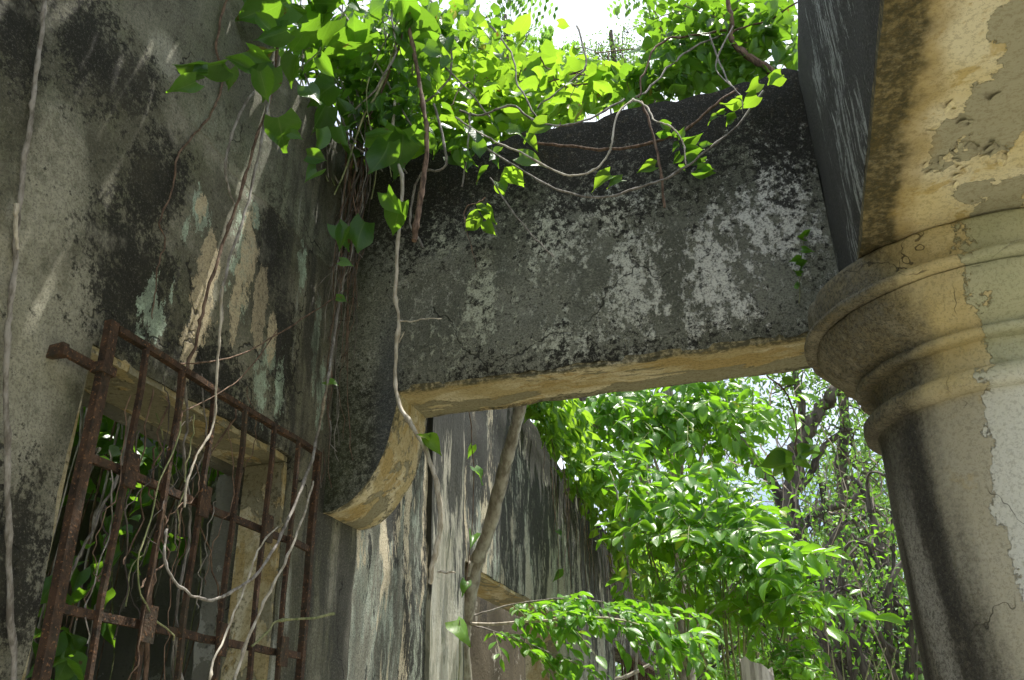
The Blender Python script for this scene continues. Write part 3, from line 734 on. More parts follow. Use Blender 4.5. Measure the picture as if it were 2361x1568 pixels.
def joined(name, mats4, kind, mat, parent):
    """many leaves in one mesh; mats4: list of (Matrix, template index)"""
    if not mats4: return None
    Vs, Fs, As, b = [], [], [], 0
    T = TEMPL[kind]
    for k in range(len(T)):
        ms = [m for m, i in mats4 if i == k]
        if not ms: continue
        V, F, A = T[k]; Ms = np.array([[list(r) for r in m] for m in ms])
        Vh = np.c_[V, np.ones(len(V))]
        W = np.einsum('nij,vj->nvi', Ms, Vh)[:, :, :3].reshape(-1, 3)
        n = len(ms)
        Fs.append((F[None] + (np.arange(n) * len(V))[:, None, None]).reshape(-1, 4) + b); b += n * len(V)
        tint = np.repeat(RNG.random(n), len(V)); As.append(np.c_[np.tile(A, (n, 1)), tint]); Vs.append(W)
    o = link(name, mesh_np(name, np.concatenate(Vs), np.concatenate(Fs), np.concatenate(As)), mat, parent)
    props(o, kind='stuff'); return o

class Plant:
    def __init__(s, name, loc, label, cat, kind, leafmat, group=None, maxobj=120, minpx=34):
        s.root = empty(name, loc, label, cat, group); s.kind, s.mat = kind, leafmat
        s.leaves = []; s.maxobj, s.minpx = maxobj, minpx
        s.twigs = MB()
    def leaf(s, p, d, n, size, k=None):
        s.leaves.append((leaf_mat(p, d, n, size), random.randrange(len(TEMPL[s.kind])) if k is None else k, size))
    def stem(s, pts, r0, r1, mat, name='stem', sub=5, wob=.012, n=6):
        path = smooth_path(pts, sub, wob); k = len(path)
        m = MB(); m.tube(path, [r0 + (r1 - r0) * i / (k - 1) for i in range(k)], n, .12)
        m.build(name, mat, s.root, 60); return path
    def twig(s, pts, r0, r1, n=4, sub=3, wob=.004):
        path = smooth_path(pts, sub, wob); k = len(path)
        s.twigs.tube(path, [r0 + (r1 - r0) * i / (k - 1) for i in range(k)], n); return path
    def spray(s, p, d, length, nl, size, hang=.4, up=(0, 0, 1), r=.0022, petiole=.25, flat=.6):
        """a twig with leaves set alternately along it"""
        d = Vector(d).normalized(); p = Vector(p)
        pts = [p, p + d * length * .5 + Vector((0, 0, -.08 * hang * length)), p + d * length + Vector((0, 0, -.35 * hang * length))]
        path = s.twig(pts, r, r * .45)
        side = d.cross(Vector(up)); side = side.normalized() if side.length > .05 else Vector((1, 0, 0))
        for i in range(nl):
            t = (i + .6) / nl; q = path[min(len(path) - 1, int(t * (len(path) - 1) + .5))]
            sg = 1 if i % 2 else -1
            if i == nl - 1: sg = 0
            ld = (d * random.uniform(.35, .8) + side * sg * random.uniform(.6, 1.0) + Vector((0, 0, -hang * random.uniform(.3, 1.2)))).normalized()
            nn = Vector(up) * flat + Vector((random.gauss(0, .45), random.gauss(0, .45), random.gauss(0, .35)))
            sz = size * random.choice((.5, .7, .85, .95, 1.05, 1.15, 1.35)) * (1 - .25 * abs(t - .5))
            s.leaf(q + ld * sz * petiole, ld, nn, sz)
            if sz > .05: s.twigs.tube([q, q + ld * sz * (petiole + .05)], .0011, 3)
    def finish(s, twigmat, crown='foliage'):
        big, rest = [], []
        for m, k, size in s.leaves:
            c = pix(m.translation); w = 0
            if c and -60 < c[0] < 2420 and -60 < c[1] < 1630: w = size * F_PX / c[2]
            (big if w >= s.minpx else rest).append((w, m, k))
        big.sort(key=lambda e: -e[0]); rest += big[s.maxobj:]; big = big[:s.maxobj]
        for w, m, k in big:
            o = bpy.data.objects.new('leaf', leaf_mesh(s.kind, k, s.mat)); COL.objects.link(o)
            o.parent = s.root; o.matrix_parent_inverse = Matrix.Translation(-s.root.location); o.matrix_basis = m
        joined(crown, [(m, k) for w, m, k in rest], s.kind, s.mat, s.root)
        if s.twigs.v: s.twigs.build('twigs', twigmat, s.root, 60)['kind'] = 'stuff'
        return s.root
def rv(sd=1.0): return Vector((random.gauss(0, sd), random.gauss(0, sd), random.gauss(0, sd)))
def path_px(pts): return [at(p[0], p[1], p[2]) for p in pts]
TOCAM = lambda p: (CAM - Vector(p)).normalized()
def vine_stem(name, pts, r0, r1, mat, label, wob=.006, cat='vine', group=None, sub=6, n=7):
    """a bare stem that hangs or climbs by itself"""
    P = [Vector(p) for p in pts]
    root = empty(name, P[0], label, cat, group)
    path = smooth_path(P, sub, wob); k = len(path); ph = random.uniform(0, 50)
    m = MB(); m.tube(path, [(r0 + (r1 - r0) * i / (k - 1)) * (1.35 if i % 7 == 4 else 1) * (1 + .3 * mnoise.noise(Vector((i * .35, ph, 0)))) for i in range(k)], n, .12)
    m.build('stem', mat, root, 60)
    return root, path
def side_twig(root, pts, r, mat, name='twig'):
    m = MB(); path = smooth_path(pts, 5, .004); m.tube(path, [r * (1 - .5 * i / len(path)) for i in range(len(path))], 5, .1); m.build(name, mat, root, 60)
def add_leaf(root, p, d, n, size, mat, k=0, kind='heart'):
    o = bpy.data.objects.new('leaf', leaf_mesh(kind, k, mat)); COL.objects.link(o); o.parent = root
    o.matrix_parent_inverse = Matrix.Translation(-root.location); o.matrix_basis = leaf_mat(p, d, n, size)
def leaf_px(b, t, y, dy=0.0):
    """stalk end and tip as seen, at depth y; the tip lies dy further; kept clear of the long wall"""
    p = at(b[0], b[1], y)
    if p.x < WX + .09: p = at(b[0], b[1], WX + random.uniform(.1, .22), 0)
    D = (p - CAM).length
    v = at(t[0], t[1], y) - CAM; q = CAM + v.normalized() * (D + dy)
    if q.x < WX + .03: q = at(t[0], t[1], WX + .03, 0)
    return p, (q - p)

# ---- A: big-leaved vine hanging over the wall top at the corner
c3 = lambda x, y: (576.5 + x * .4043, y * .4043)
c2 = lambda x, y: (x * .478, y * .478)
A = Plant('hanging_vine', (-1.4, 2.45, 3.95), 'large heart-leaved vine hanging over the corner of wall and beam', 'vine', 'heart', M['lf_vine'], None, 200, 26)
big_leaves = [(c3, (160, 670), (210, 895)), (c3, (430, 600), (345, 750)), (c3, (385, 735), (390, 890)), (c3, (690, 250), (400, 410)), (c3, (835, 160), (1045, 450)),
    (c3, (870, 0), (930, 190)), (c3, (650, 600), (515, 740)), (c3, (870, 740), (885, 990)), (c3, (790, 810), (738, 1010)), (c3, (850, 440), (875, 620)),
    (c3, (440, 60), (290, 170)), (c3, (465, 120), (340, 350)), (c3, (210, 175), (45, 240)), (c3, (120, 390), (90, 570)), (c3, (0, 285), (105, 360)),
    (c3, (655, 1265), (560, 1445)), (c3, (780, 1100), (845, 1225)), (c3, (865, 1150), (810, 1330)), (c3, (300, 200), (230, 330)), (c3, (270, 330), (215, 480)),
    (c3, (330, 490), (400, 620)), (c3, (480, 480), (310, 590)), (c3, (560, 480), (520, 600)), (c3, (600, 240), (590, 100)), (c3, (760, 20), (640, 90)),
    (c3, (1060, 240), (930, 220)), (c3, (740, 360), (830, 470)), (c3, (700, 330), (620, 390)), (c3, (560, 650), (500, 560)), (c3, (510, 720), (560, 830)),
    (c3, (930, 770), (1000, 840)), (c3, (300, 90), (190, 40)), (c3, (180, 20), (60, 90)), (c3, (1000, 260), (1110, 310)), (c3, (960, 480), (1060, 530)),
    (c3, (660, 780), (830, 770)), (c3, (560, 0), (640, 40)), (c3, (110, 170), (30, 90)), (c3, (400, 330), (480, 440)),
    (c2, (965, 320), (830, 300)), (c2, (1085, 305), (945, 325)), (c2, (1200, 330), (1090, 270)), (c2, (1110, 335), (1108, 412)), (c2, (945, 395), (833, 453)),
    (c2, (1005, 345), (925, 350)), (c2, (1255, 345), (1290, 485)), (c2, (1290, 300), (1185, 290)), (c2, (1290, 265), (1130, 265)), (c2, (1400, 640), (1455, 665)),
    (c2, (1480, 750), (1570, 775)), (c2, (1530, 830), (1470, 860)), (c2, (1380, 10), (1150, 80)), (c2, (1480, 60), (1360, 40)), (c2, (1660, 1110), (1640, 1190)),
    (c2, (1640, 1260), (1700, 1275)), (c2, (1620, 1440), (1670, 1460))]
for f, b, t in big_leaves:
    y = random.uniform(2.28, 2.5) if f is c3 else random.uniform(2.12, 2.3)
    p, d = leaf_px(f(*b), f(*t), y, random.uniform(-.06, .06))
    x, yy, n0 = frame(d, TOCAM(p)); nn = n0 + x * random.uniform(-.7, .7) + Vector((0, 0, .3))
    A.leaf(p, d, nn if random.random() < .7 else -nn, d.length * 1.15)
A_fill = [(720, 90, 110, 85, 2.3, 2.62, 110), (860, 60, 130, 70, 2.35, 2.75, 120), (640, 50, 80, 60, 2.2, 2.5, 60), (800, 200, 100, 80, 2.4, 2.66, 80), (900, 170, 90, 90, 2.4, 2.66, 60), (1010, 60, 120, 60, 2.4, 2.8, 90), (890, 320, 80, 50, 2.5, 2.66, 40), (870, 230, 90, 70, 2.36, 2.6, 70), (790, 130, 90, 70, 2.3, 2.55, 60), (940, 270, 80, 60, 2.45, 2.66, 50), (1060, 330, 90, 40, 2.55, 2.68, 24), (700, 230, 60, 70, 2.3, 2.5, 30)]
for (px, py, rx, ry, y0, y1, n) in A_fill:
    for _ in range(n):
        p = at(px + random.gauss(0, .55) * rx, py + random.gauss(0, .55) * ry, random.uniform(y0, y1))
        if p.x < WX + .06 and p.z < 4.05: continue
        d = Vector((random.gauss(0, .6), random.gauss(-.2, .5), random.uniform(-1.1, .1)))
        A.leaf(p, d, Vector((random.gauss(0, .5), random.gauss(-.4, .5), .75)), random.uniform(.04, .088))
for k in range(34):                                        # tangle of stems behind the leaves
    a = (random.uniform(600, 1000), random.uniform(-60, 60)); b = (random.uniform(740, 960), random.uniform(260, 460))
    mid = ((a[0] + b[0]) / 2 + random.gauss(0, 50), (a[1] + b[1]) / 2)
    y = random.uniform(2.38, 2.66)
    A.stem(path_px([(*a, y), (*mid, y - .05), (*b, y)]), random.uniform(.002, .0065), random.uniform(.0015, .004), random.choice([M['vine_grey'], M['vine_brown'], M['vine_grey'], M['vine_green']]), wob=.02)
for k in range(30):                                        # bundle running down the inner corner
    x0 = random.uniform(790, 850); y = random.uniform(2.52, 2.67)
    A.stem(path_px([(x0 + random.uniform(-5, 25), random.uniform(150, 300), y), (x0 + random.gauss(0, 8), 400, y), (x0 - 20 + random.gauss(0, 10), 560, y), (x0 - 35 + random.gauss(0, 20), random.uniform(520, 900), y)]),
           random.uniform(.0014, .006), .0012, random.choice([M['vine_grey'], M['vine_brown'], M['vine_brown'], M['darkbark']]), wob=.03)
for k in range(5): A.stem(path_px([(640 + 25 * k, 110, 2.3), (585 + 25 * k, 165, 2.22), (500 + 40 * k, 150, 2.2), (430 + 45 * k, 145, 2.18)][:3 + (k == 0)]), .0028, .0012, M['vine_green'])
for _ in range(1500):                                       # unseen leaves added along the wall top to shade the wall below
    y = random.uniform(-1.2, 2.15); p = Vector((WX + random.uniform(-.25, .42), y, 4.12 + random.uniform(0, .35) + max(0, 1.9 - y) * .12))
    A.leaf(p, Vector((random.gauss(.3, .6), random.gauss(0, .6), random.gauss(-.2, .4))), Vector((0, 0, 1)) + rv(.35), random.uniform(.08, .14))
A.finish(M['vine_green'])

# ---- bare hanging and climbing stems
V = vine_stem
r_, p_ = V('dangling_liana', path_px([(912, 230, 2.45), (905, 330, 2.45), (928, 420, 2.43), (918, 560, 2.42), (912, 680, 2.42), (920, 740, 2.42), (911, 840, 2.42), (918, 925, 2.40), (952, 985, 2.38), (985, 1045, 2.37), (1008, 1120, 2.36), (1016, 1200, 2.36), (1000, 1290, 2.36), (990, 1345, 2.37)]),
            .0055, .0075, M['vine_pale'], 'pale jointed liana dangling in front of the beam and bracket', .004)
p, d = leaf_px((985, 1013), (1028, 1052), 2.37, -.05); add_leaf(r_, p, d, Vector((-.5, -.3, .8)), .072, M['lf_sun'], 1)
p, d = leaf_px((990, 1017), (968, 1000), 2.37, .02); add_leaf(r_, p, d, Vector((.3, -.3, .9)), .05, M['lf_sun'], 3)
side_twig(r_, path_px([(922, 738, 2.42), (950, 742, 2.41), (975, 736, 2.40), (1018, 735, 2.39)]), .003, M['vine_pale'])
side_twig(r_, path_px([(1012, 1318, 2.36), (1030, 1320, 2.35), (1050, 1320, 2.34)]), .004, M['vine_pale'])
side_twig(r_, path_px([(920, 790, 2.42), (932, 765, 2.41)]), .0025, M['vine_pale'])
V('cut_vine', path_px([(935, 30, 2.40), (960, 150, 2.39), (978, 260, 2.38), (985, 330, 2.37), (974, 430, 2.37), (962, 500, 2.36), (955, 555, 2.36)]), .0075, .0105, M['vine_brown'], 'thick cut brown stem hanging in front of the black beam', .004)
V('cut_vine', path_px([(1000, 240, 2.55), (1030, 380, 2.55), (970, 400, 2.6), (945, 500, 2.62), (975, 570, 2.62)]), .005, .004, M['vine_grey'], 'grey stem bent behind the thick cut brown stem', .008)
r_, p_ = V('looping_vine', path_px([(835, 330, 2.6), (815, 420, 2.6), (798, 560, 2.6), (790, 650, 2.55), (768, 790, 2.45), (752, 900, 2.35)]) + [at(px, py, x, 0) for px, py, x in ((735, 985, -1.42), (718, 1060, -1.40), (690, 1140, -1.38), (640, 1250, -1.36), (590, 1325, -1.34), (540, 1362, -1.34), (490, 1383, -1.34), (440, 1372, -1.36), (400, 1335, -1.38), (380, 1280, -1.39), (385, 1220, -1.40))],
            .0058, .0028, M['vine_grey'], 'grey vine falling down the corner and looping across the window bars', .005)
for (b, t) in (((752, 880), (782, 885)), ((775, 520), (812, 578))): p, d = leaf_px(b, t, 2.36, -.03); add_leaf(r_, p, d, Vector((.2, -.8, .5)), d.length, M['lf_vine'], 0)
V('dry_rope_vine', [at(px, py, x, 0) for px, py, x in ((722, 1110, -1.40), (700, 1190, -1.36), (655, 1300, -1.33), (610, 1390, -1.32), (570, 1480, -1.31), (535, 1590, -1.30))], .0030, .0042, M['vine_pale'], 'pale frayed vine slanting down to the lower right of the window bars', .006)
V('dry_rope_vine', [at(px, py, x, 0) for px, py, x in ((640, 1215, -1.38), (600, 1260, -1.36), (570, 1340, -1.34), (535, 1430, -1.33), (490, 1540, -1.32), (475, 1600, -1.32))], .0022, .0032, M['vine_pale'], 'pale thin vine slanting over the middle of the window bars', .006)
V('climbing_stem', [at(px, py, WX + .02, 0) for px, py in ((106, -30), (98, 60), (85, 160), (75, 240), (62, 330), (52, 420), (40, 520), (38, 600), (25, 700), (17, 800), (16, 1000), (18, 1200), (25, 1400), (34, 1600))], .0052, .0062, M['vine_grey'], 'thick grey-brown stem climbing the wall at the left edge', .004)
m_ = [at(px, py, WX + .035, 0) for px, py in ((39, 470), (36, 500), (38, 545), (41, 575))]
side_twig(bpy.data.objects['climbing_stem'], m_, .006, M['vine_pale'], 'bare_wood')
V('wall_creeper_stem', [at(*c2(px, py), WX + .015, 0) for px, py in ((1110, -30), (1065, 90), (1045, 230), (1065, 330), (1065, 430), (1020, 545), (930, 660), (850, 770), (842, 880), (785, 1030), (770, 1090), (800, 1160), (765, 1270), (748, 1400), (735, 1540))], .004, .0014, M['vine_brown'], 'thin brown creeper zigzagging down the left wall', .006)
V('wall_creeper_stem', [at(*c2(px, py), WX + .06, 0) for px, py in ((1225, 445), (1165, 530), (1110, 680), (1088, 800), (1100, 900), (1130, 985))], .0045, .0028, M['vine_grey'], 'short grey curved stem on the left wall under the leaves', .003)
V('wall_creeper_stem', [at(*c2(px, py), WX + .05, 0) for px, py in ((1340, 200), (1300, 480), (1230, 680), (1180, 860), (1120, 1060), (1050, 1250), (985, 1480), (950, 1620), (905, 1780), (880, 1900), (870, 2000), (855, 2110))], .0048, .0042, M['vine_brown'], 'twisted brown vine slanting down the wall to the window grille', .007)
V('wall_creeper_stem', [at(*c2(px, py), WX + .06, 0) for px, py in ((1320, 300), (1270, 620), (1215, 900), (1160, 1090), (1100, 1290), (1070, 1420), (1066, 1560))], .0045, .004, M['vine_grey'], 'grey vine running beside the twisted brown vine on the wall', .006)
V('pale_climbing_vine', [at(px, py, -1.385, 0) for px, py in ((512, 660), (510, 720), (505, 800), (499, 870), (497, 940), (488, 990), (455, 1050), (432, 1110), (425, 1170))], .0034, .0026, M['vine_pale'], 'whitish vine hanging over the middle of the window top rail', .003)
V('tendril', [at(px, py, -1.40, 0) for px, py in ((800, 668), (735, 710), (650, 765), (560, 815), (470, 836), (415, 838))], .0026, .002, M['vine_brown'], 'thin rust-brown tendril stretched from the corner to the grille top', .004)
V('tendril', [at(px, py, -1.40, 0) for px, py in ((640, 760), (575, 850), (515, 900), (420, 950))], .002, .0015, M['vine_brown'], 'thin brown tendril slanting down behind the grille top', .003)
V('twig', path_px([(770, 1415, 2.5), (720, 1425, 2.4), (640, 1432, 2.3), (615, 1460, 2.25), (580, 1490, 2.2)]), .0042, .003, M['vine_green'], 'pale green twig crossing low over the right grille stile', .003)
V('window_vine', [at(px, py, -1.47, 0) for px, py in ((415, 850), (412, 960), (405, 1010), (380, 1090), (372, 1180), (355, 1300), (345, 1420), (335, 1600))], .0055, .006, M['vine_brown'], 'brown vine twined down the second window bar', .008)
V('window_vine', [at(px, py, -1.46, 0) for px, py in ((425, 860), (432, 960), (420, 1060), (440, 1180), (425, 1300), (410, 1420), (420, 1600))], .0035, .004, M['vine_grey'], 'thin grey vine beside the twined brown one in the window', .01)
V('window_vine', [at(px, py, -1.6, 0) for px, py in ((300, 960), (275, 1090), (210, 1230), (165, 1320), (130, 1390))], .004, .003, M['vine_grey'], 'grey vine slanting behind the left part of the grille', .008)
tg = empty('grille_tangle', at(400, 900, -1.42, 0), 'tangle of fine dry vines hanging over the middle of the window bars', 'vine')
for k in range(26):
    x0 = random.choice((400, 425, 440, 480, 350, 300, 540, 260)) + random.gauss(0, 16); ya = random.uniform(860, 1180); yb = ya + random.uniform(160, 520)
    xx = random.uniform(-1.49, -1.395); dx = -.11 * (yb - ya)
    m = MB(); path = smooth_path([at(x0, ya, xx, 0), at(x0 + dx * .4 + random.gauss(0, 22), ya * .6 + yb * .4, xx, 0), at(x0 + dx * .75 + random.gauss(0, 26), ya * .25 + yb * .75, xx, 0), at(x0 + dx + random.gauss(0, 30), yb, xx, 0)], 7, .014)
    m.tube(path, [random.uniform(.0011, .0024)] * len(path), 5, .15); m.build('strand', random.choice([M['vine_brown'], M['vine_brown'], M['darkbark'], M['vine_green'], M['vine_grey']]), tg, 60)
cst = empty('corner_strands', at(790, 430, 2.67), 'fine dry strands hanging down the corner of wall and beam', 'vine')
for k in range(9):
    x0 = random.uniform(755, 830)
    path = smooth_path(path_px([(x0 + 15, 430 + random.uniform(-60, 60), 2.66), (x0, 600, 2.67), (x0 - 15 + random.gauss(0, 12), 800, 2.67), (x0 - 22 + random.gauss(0, 10), 950 + random.uniform(0, 180), 2.67)]), 7, .03)
    m = MB(); m.tube(path, random.uniform(.001, .002), 5, .15); m.build('strand', random.choice([M['vine_grey'], M['vine_brown'], M['vine_brown']]), cst, 60)
# ---- branches trailing in front of the beam
def trail(name, pts, r0, r1, mat, label, leaves=(), lm='lf_sun', wob=.005):
    r_, p_ = V(name, path_px(pts), r0, r1, mat, label, wob, 'vine')
    for b, t, y in leaves:
        p, d = leaf_px(b, t, y, random.uniform(-.03, .03)); x, yy, n0 = frame(d, TOCAM(p))
        add_leaf(r_, p, d, n0 + x * random.uniform(-.8, .8) + Vector((0, 0, .35)), d.length * 1.08, M[lm], random.randrange(8))
    return r_
c4r = lambda x, y: (1152.9 + x * .33085, y * .33085)          # crop of the sunlit top
def L4(*rows): return [(c4r(a, b), c4r(c, d), 2.60) for a, b, c, d in rows]
trail('trailing_vine', [(1060, 255, 2.66), (1110, 265, 2.63), (1180, 243, 2.6), (1230, 277, 2.6), (1300, 290, 2.6), (1370, 268, 2.62), (1440, 228, 2.68)], .0045, .004, M['vine_grey'], 'grey vine sagging along the top edge of the beam',
      L4((180, 970, 285, 1040), (135, 1090, 320, 1140), (60, 900, 180, 940)))
trail('trailing_vine', [(1460, 228, 2.66), (1425, 262, 2.6), (1412, 320, 2.58), (1405, 350, 2.58), (1375, 390, 2.58), (1330, 404, 2.57), (1290, 398, 2.57), (1200, 352, 2.57), (1130, 320, 2.58), (1050, 270, 2.6)], .0040, .0035, M['vine_pale'], 'pale vine making a wide hanging loop before the beam', L4((330, 870, 150, 960), (60, 1200, 165, 1305), (0, 1280, 40, 1370)))
trail('trailing_vine', [(1760, 210, 2.66), (1700, 290, 2.62), (1640, 340, 2.6), (1560, 400, 2.58), (1480, 430, 2.57), (1385, 455, 2.57), (1280, 435, 2.57), (1200, 390, 2.58), (1100, 330, 2.6)], .0045, .0035, M['vine_grey'], 'long grey vine sagging low across the beam face',
      L4((1080, 1165, 955, 1185), (770, 1220, 620, 1310), (850, 1255, 745, 1285)))
trail('trailing_vine', [(1240, 330, 2.62), (1320, 338, 2.62), (1400, 345, 2.62), (1500, 330, 2.62), (1580, 300, 2.62), (1640, 250, 2.62), (1700, 205, 2.66)], .0055, .005, M['vine_brown'], 'brown vine running level across the upper beam face', L4((1510, 810, 1440, 850), (1650, 720, 1530, 740), (1560, 770, 1500, 800)))
trail('trailing_vine', [(1478, 235, 2.64), (1495, 270, 2.62), (1512, 340, 2.6), (1525, 410, 2.58), (1532, 478, 2.58)], .0055, .0045, M['vine_brown'], 'brown shoot hanging straight down before the beam')
trail('leafy_shoot', [(1460, 230, 2.63), (1490, 245, 2.6), (1510, 280, 2.57), (1545, 290, 2.55), (1575, 330, 2.55), (1582, 380, 2.54)], .0038, .002, M['vine_pale'], 'pale shoot with a cluster of small glossy leaves before the beam',
      L4((1190, 870, 1090, 850), (1160, 920, 1080, 930), (1190, 930, 1120, 980), (1230, 950, 1300, 880), (1280, 975, 1425, 945), (1250, 1010, 1195, 1055), (1300, 1040, 1430, 1060), (1400, 1030, 1485, 1010), (1260, 1080, 1215, 1140), (1310, 1130, 1435, 1110), (1275, 1140, 1280, 1215), (1370, 1180, 1495, 1245), (1390, 1165, 1475, 1160), (1440, 1110, 1380, 1140), (1210, 915, 1240, 950)), 'lf_vine')
trail('leafy_shoot', [(1690, 60, 2.7), (1650, 150, 2.66), (1690, 200, 2.62), (1710, 225, 2.6), (1712, 262, 2.6)], .003, .002, M['vine_grey'], 'grey shoot with bright leaves under the right end of the beam top',
      L4((1800, 580, 1705, 650), (1790, 670, 1690, 760), (1690, 700, 1620, 740), (1640, 790, 1570, 800), (1620, 830, 1550, 890), (1960, 520, 1840, 590), (1880, 560, 1960, 525)))
trail('trailing_vine', [(1130, 410, 2.56), (1170, 470, 2.55), (1215, 530, 2.54), (1250, 565, 2.54), (1276, 592, 2.54)], .0032, .002, M['vine_grey'], 'bare grey twig slanting over the left of the beam', (((1165, 385), (1160, 425), 2.56), ((1185, 395), (1207, 432), 2.56), ((1150, 420), (1165, 450), 2.56)))
trail('curled_vine', [(1120, 455, 2.56), (1100, 468, 2.55), (1075, 480, 2.55), (1072, 510, 2.55), (1085, 560, 2.54), (1100, 620, 2.54)], .0025, .001, M['vine_brown'], 'curled reddish tendril with a few leaves before the beam', (((1120, 480), (1145, 510), 2.54), ((1110, 500), (1080, 535), 2.54), ((1120, 510), (1140, 548), 2.54), ((1100, 485), (1130, 490), 2.54)))
trail('wall_seedling', [(1842, 700, 2.69), (1845, 640, 2.68), (1850, 580, 2.68), (1858, 530, 2.67)], .0018, .001, M['vine_green'], 'slender seedling with small leaves growing from the beam beside the column',
      (((1845, 600), (1820, 600), 2.67), ((1850, 575), (1872, 572), 2.67), ((1848, 630), (1828, 625), 2.67), ((1852, 550), (1835, 548), 2.67), ((1846, 615), (1868, 600), 2.67), ((1857, 540), (1870, 530), 2.67), ((1843, 660), (1830, 650), 2.67)), 'lf_low')
r_ = trail('hanging_sprig', [(1770, 868, 2.8), (1812, 905, 2.78), (1832, 960, 2.76), (1838, 1040, 2.75), (1840, 1075, 2.75)], .0028, .002, M['vine_brown'], 'dark sprig with heart-shaped leaves hanging under the beam near the capital',
      (((1808, 885), (1838, 885), 2.78), ((1826, 1055), (1765, 1042), 2.75), ((1812, 1068), (1752, 1085), 2.75), ((1840, 1045), (1895, 1038), 2.75), ((1842, 1055), (1875, 1075), 2.74), ((1845, 1040), (1885, 1020), 2.76), ((1812, 1078), (1825, 1118), 2.75), ((1808, 1078), (1785, 1105), 2.76)), 'lf_vine')

# ---- B: sunlit tangle on and behind the beam
def blob_leaves(P, blobs, size, up=(0, 0, 1), spread=.55, hang=-.35):
    for (px, py, rx, ry, y0, y1, n) in blobs:
        for _ in range(int(n * 1.1)):
            y = random.uniform(y0, y1)
            p = at(px + random.gauss(0, spread) * rx, py + random.gauss(0, spread) * ry, y)
            if p.z < 3.92 and BY0 - .05 < p.y < BY1 + .05: continue
            if p.x < WX + .05 and p.z < 3.9: continue
            d = Vector((random.gauss(0, .8), random.gauss(0, .8), random.gauss(hang, .4)))
            P.leaf(p, d, Vector(up) + rv(.5), size * random.choice((.55, .7, .85, 1.0, 1.2, 1.5)))
B = Plant('sunlit_vine', (-.7, 3.0, 3.9), 'mass of backlit yellow-green vine leaves sprawling over the beam top', 'vine', 'heart', M['lf_sun'], None, 260, 24)
blob_leaves(B, [(1000, 215, 130, 75, 2.75, 3.3, 170), (1150, 240, 120, 60, 2.8, 3.4, 150), (1300, 225, 110, 45, 2.8, 3.5, 130), (1080, 120, 120, 70, 2.9, 3.8, 170), (1220, 160, 110, 45, 3.0, 4.2, 110), (1340, 190, 90, 40, 3.0, 4.2, 90), (940, 300, 90, 45, 2.75, 3.1, 70), (1060, 320, 100, 40, 2.72, 3.0, 60), (960, 80, 120, 80, 2.8, 3.6, 120), (1430, 200, 70, 35, 2.9, 3.8, 50), (1200, 300, 70, 20, 2.72, 2.9, 30)], .086)
for k in range(46):
    a = (random.uniform(900, 1450), random.uniform(90, 300)); b = (a[0] + random.gauss(0, 130), a[1] + random.uniform(10, 110)); y = random.uniform(2.74, 3.5)
    P0, P1 = at(*a, y), at(*b, y + random.uniform(-.2, .2))
    if min(P0.z, P1.z) < 3.93: continue
    B.twig([P0, P0.lerp(P1, .5) + Vector((0, 0, random.uniform(-.02, .1))), P1], random.uniform(.002, .005), .0015, 5, 5, .015)
for pts in ([(1330, 60, 2.9), (1350, 150, 2.85), (1290, 210, 2.8), (1240, 250, 2.75)], [(880, 20, 2.6), (960, 100, 2.62), (1060, 190, 2.66), (1130, 270, 2.68)], [(1130, 60, 2.7), (1180, 120, 2.7), (1195, 200, 2.68), (1250, 280, 2.66)], [(1085, 260, 2.62), (1080, 330, 2.6), (1065, 430, 2.58)]):
    B.stem(path_px(pts), .0045, .0035, M['vine_grey'])
B.finish(M['vine_brown'])

# ---- C: bush over the right end of the beam
C = Plant('beam_top_bush', (.05, 2.9, 3.88), 'leafy bush growing from the right end of the beam top', 'bush', 'heart', M['lf_vine'], None, 260, 22)  # darker vine leaf colour stands in for partial shade on this bush
blob_leaves(C, [(1600, 90, 110, 65, 2.85, 3.4, 160), (1720, 90, 110, 80, 2.85, 3.3, 170), (1640, 10, 130, 40, 2.9, 3.4, 80), (1560, 180, 100, 40, 2.82, 3.2, 110), (1690, 170, 90, 30, 2.85, 3.2, 60), (1780, 40, 60, 60, 2.8, 3.2, 55), (1480, 190, 60, 40, 2.85, 3.2, 60)], .074, hang=-.5)
C.stem(path_px([(1784, 170, 2.86), (1740, 140, 2.86), (1700, 105, 2.86), (1684, 80, 2.86), (1688, 40, 2.85), (1680, 0, 2.85), (1676, -40, 2.85)]), .016, .008, M['vine_brown'], 'woody_branch')
C.stem(path_px([(1678, 70, 2.86), (1600, 82, 2.84), (1540, 90, 2.8), (1500, 125, 2.76), (1480, 180, 2.72), (1472, 225, 2.7)]), .006, .0035, M['vine_brown'])
C.stem(path_px([(1670, 80, 2.86), (1600, 110, 2.84), (1550, 150, 2.82), (1500, 200, 2.76), (1465, 225, 2.72)]), .005, .0035, M['vine_grey'])
C.stem(path_px([(1635, 80, 2.84), (1665, 160, 2.8), (1690, 205, 2.74)]), .004, .003, M['vine_grey'])
C.stem(path_px([(1839, 5, 2.8), (1790, 40, 2.85), (1745, 55, 2.86), (1690, 75, 2.86)]), .004, .004, M['vine_brown'])
for k in range(26):
    a = (random.uniform(1500, 1830), random.uniform(0, 140)); b = (a[0] + random.gauss(0, 70), a[1] + random.uniform(20, 110)); y = random.uniform(2.86, 3.3)
    P0, P1 = at(*a, y), at(*b, y)
    if min(P0.z, P1.z) < 3.93: continue
    C.twig([P0, P0.lerp(P1, .5) + rv(.02), P1], random.uniform(.0015, .0035), .0012, 4, 4, .01)
C.finish(M['vine_brown'])

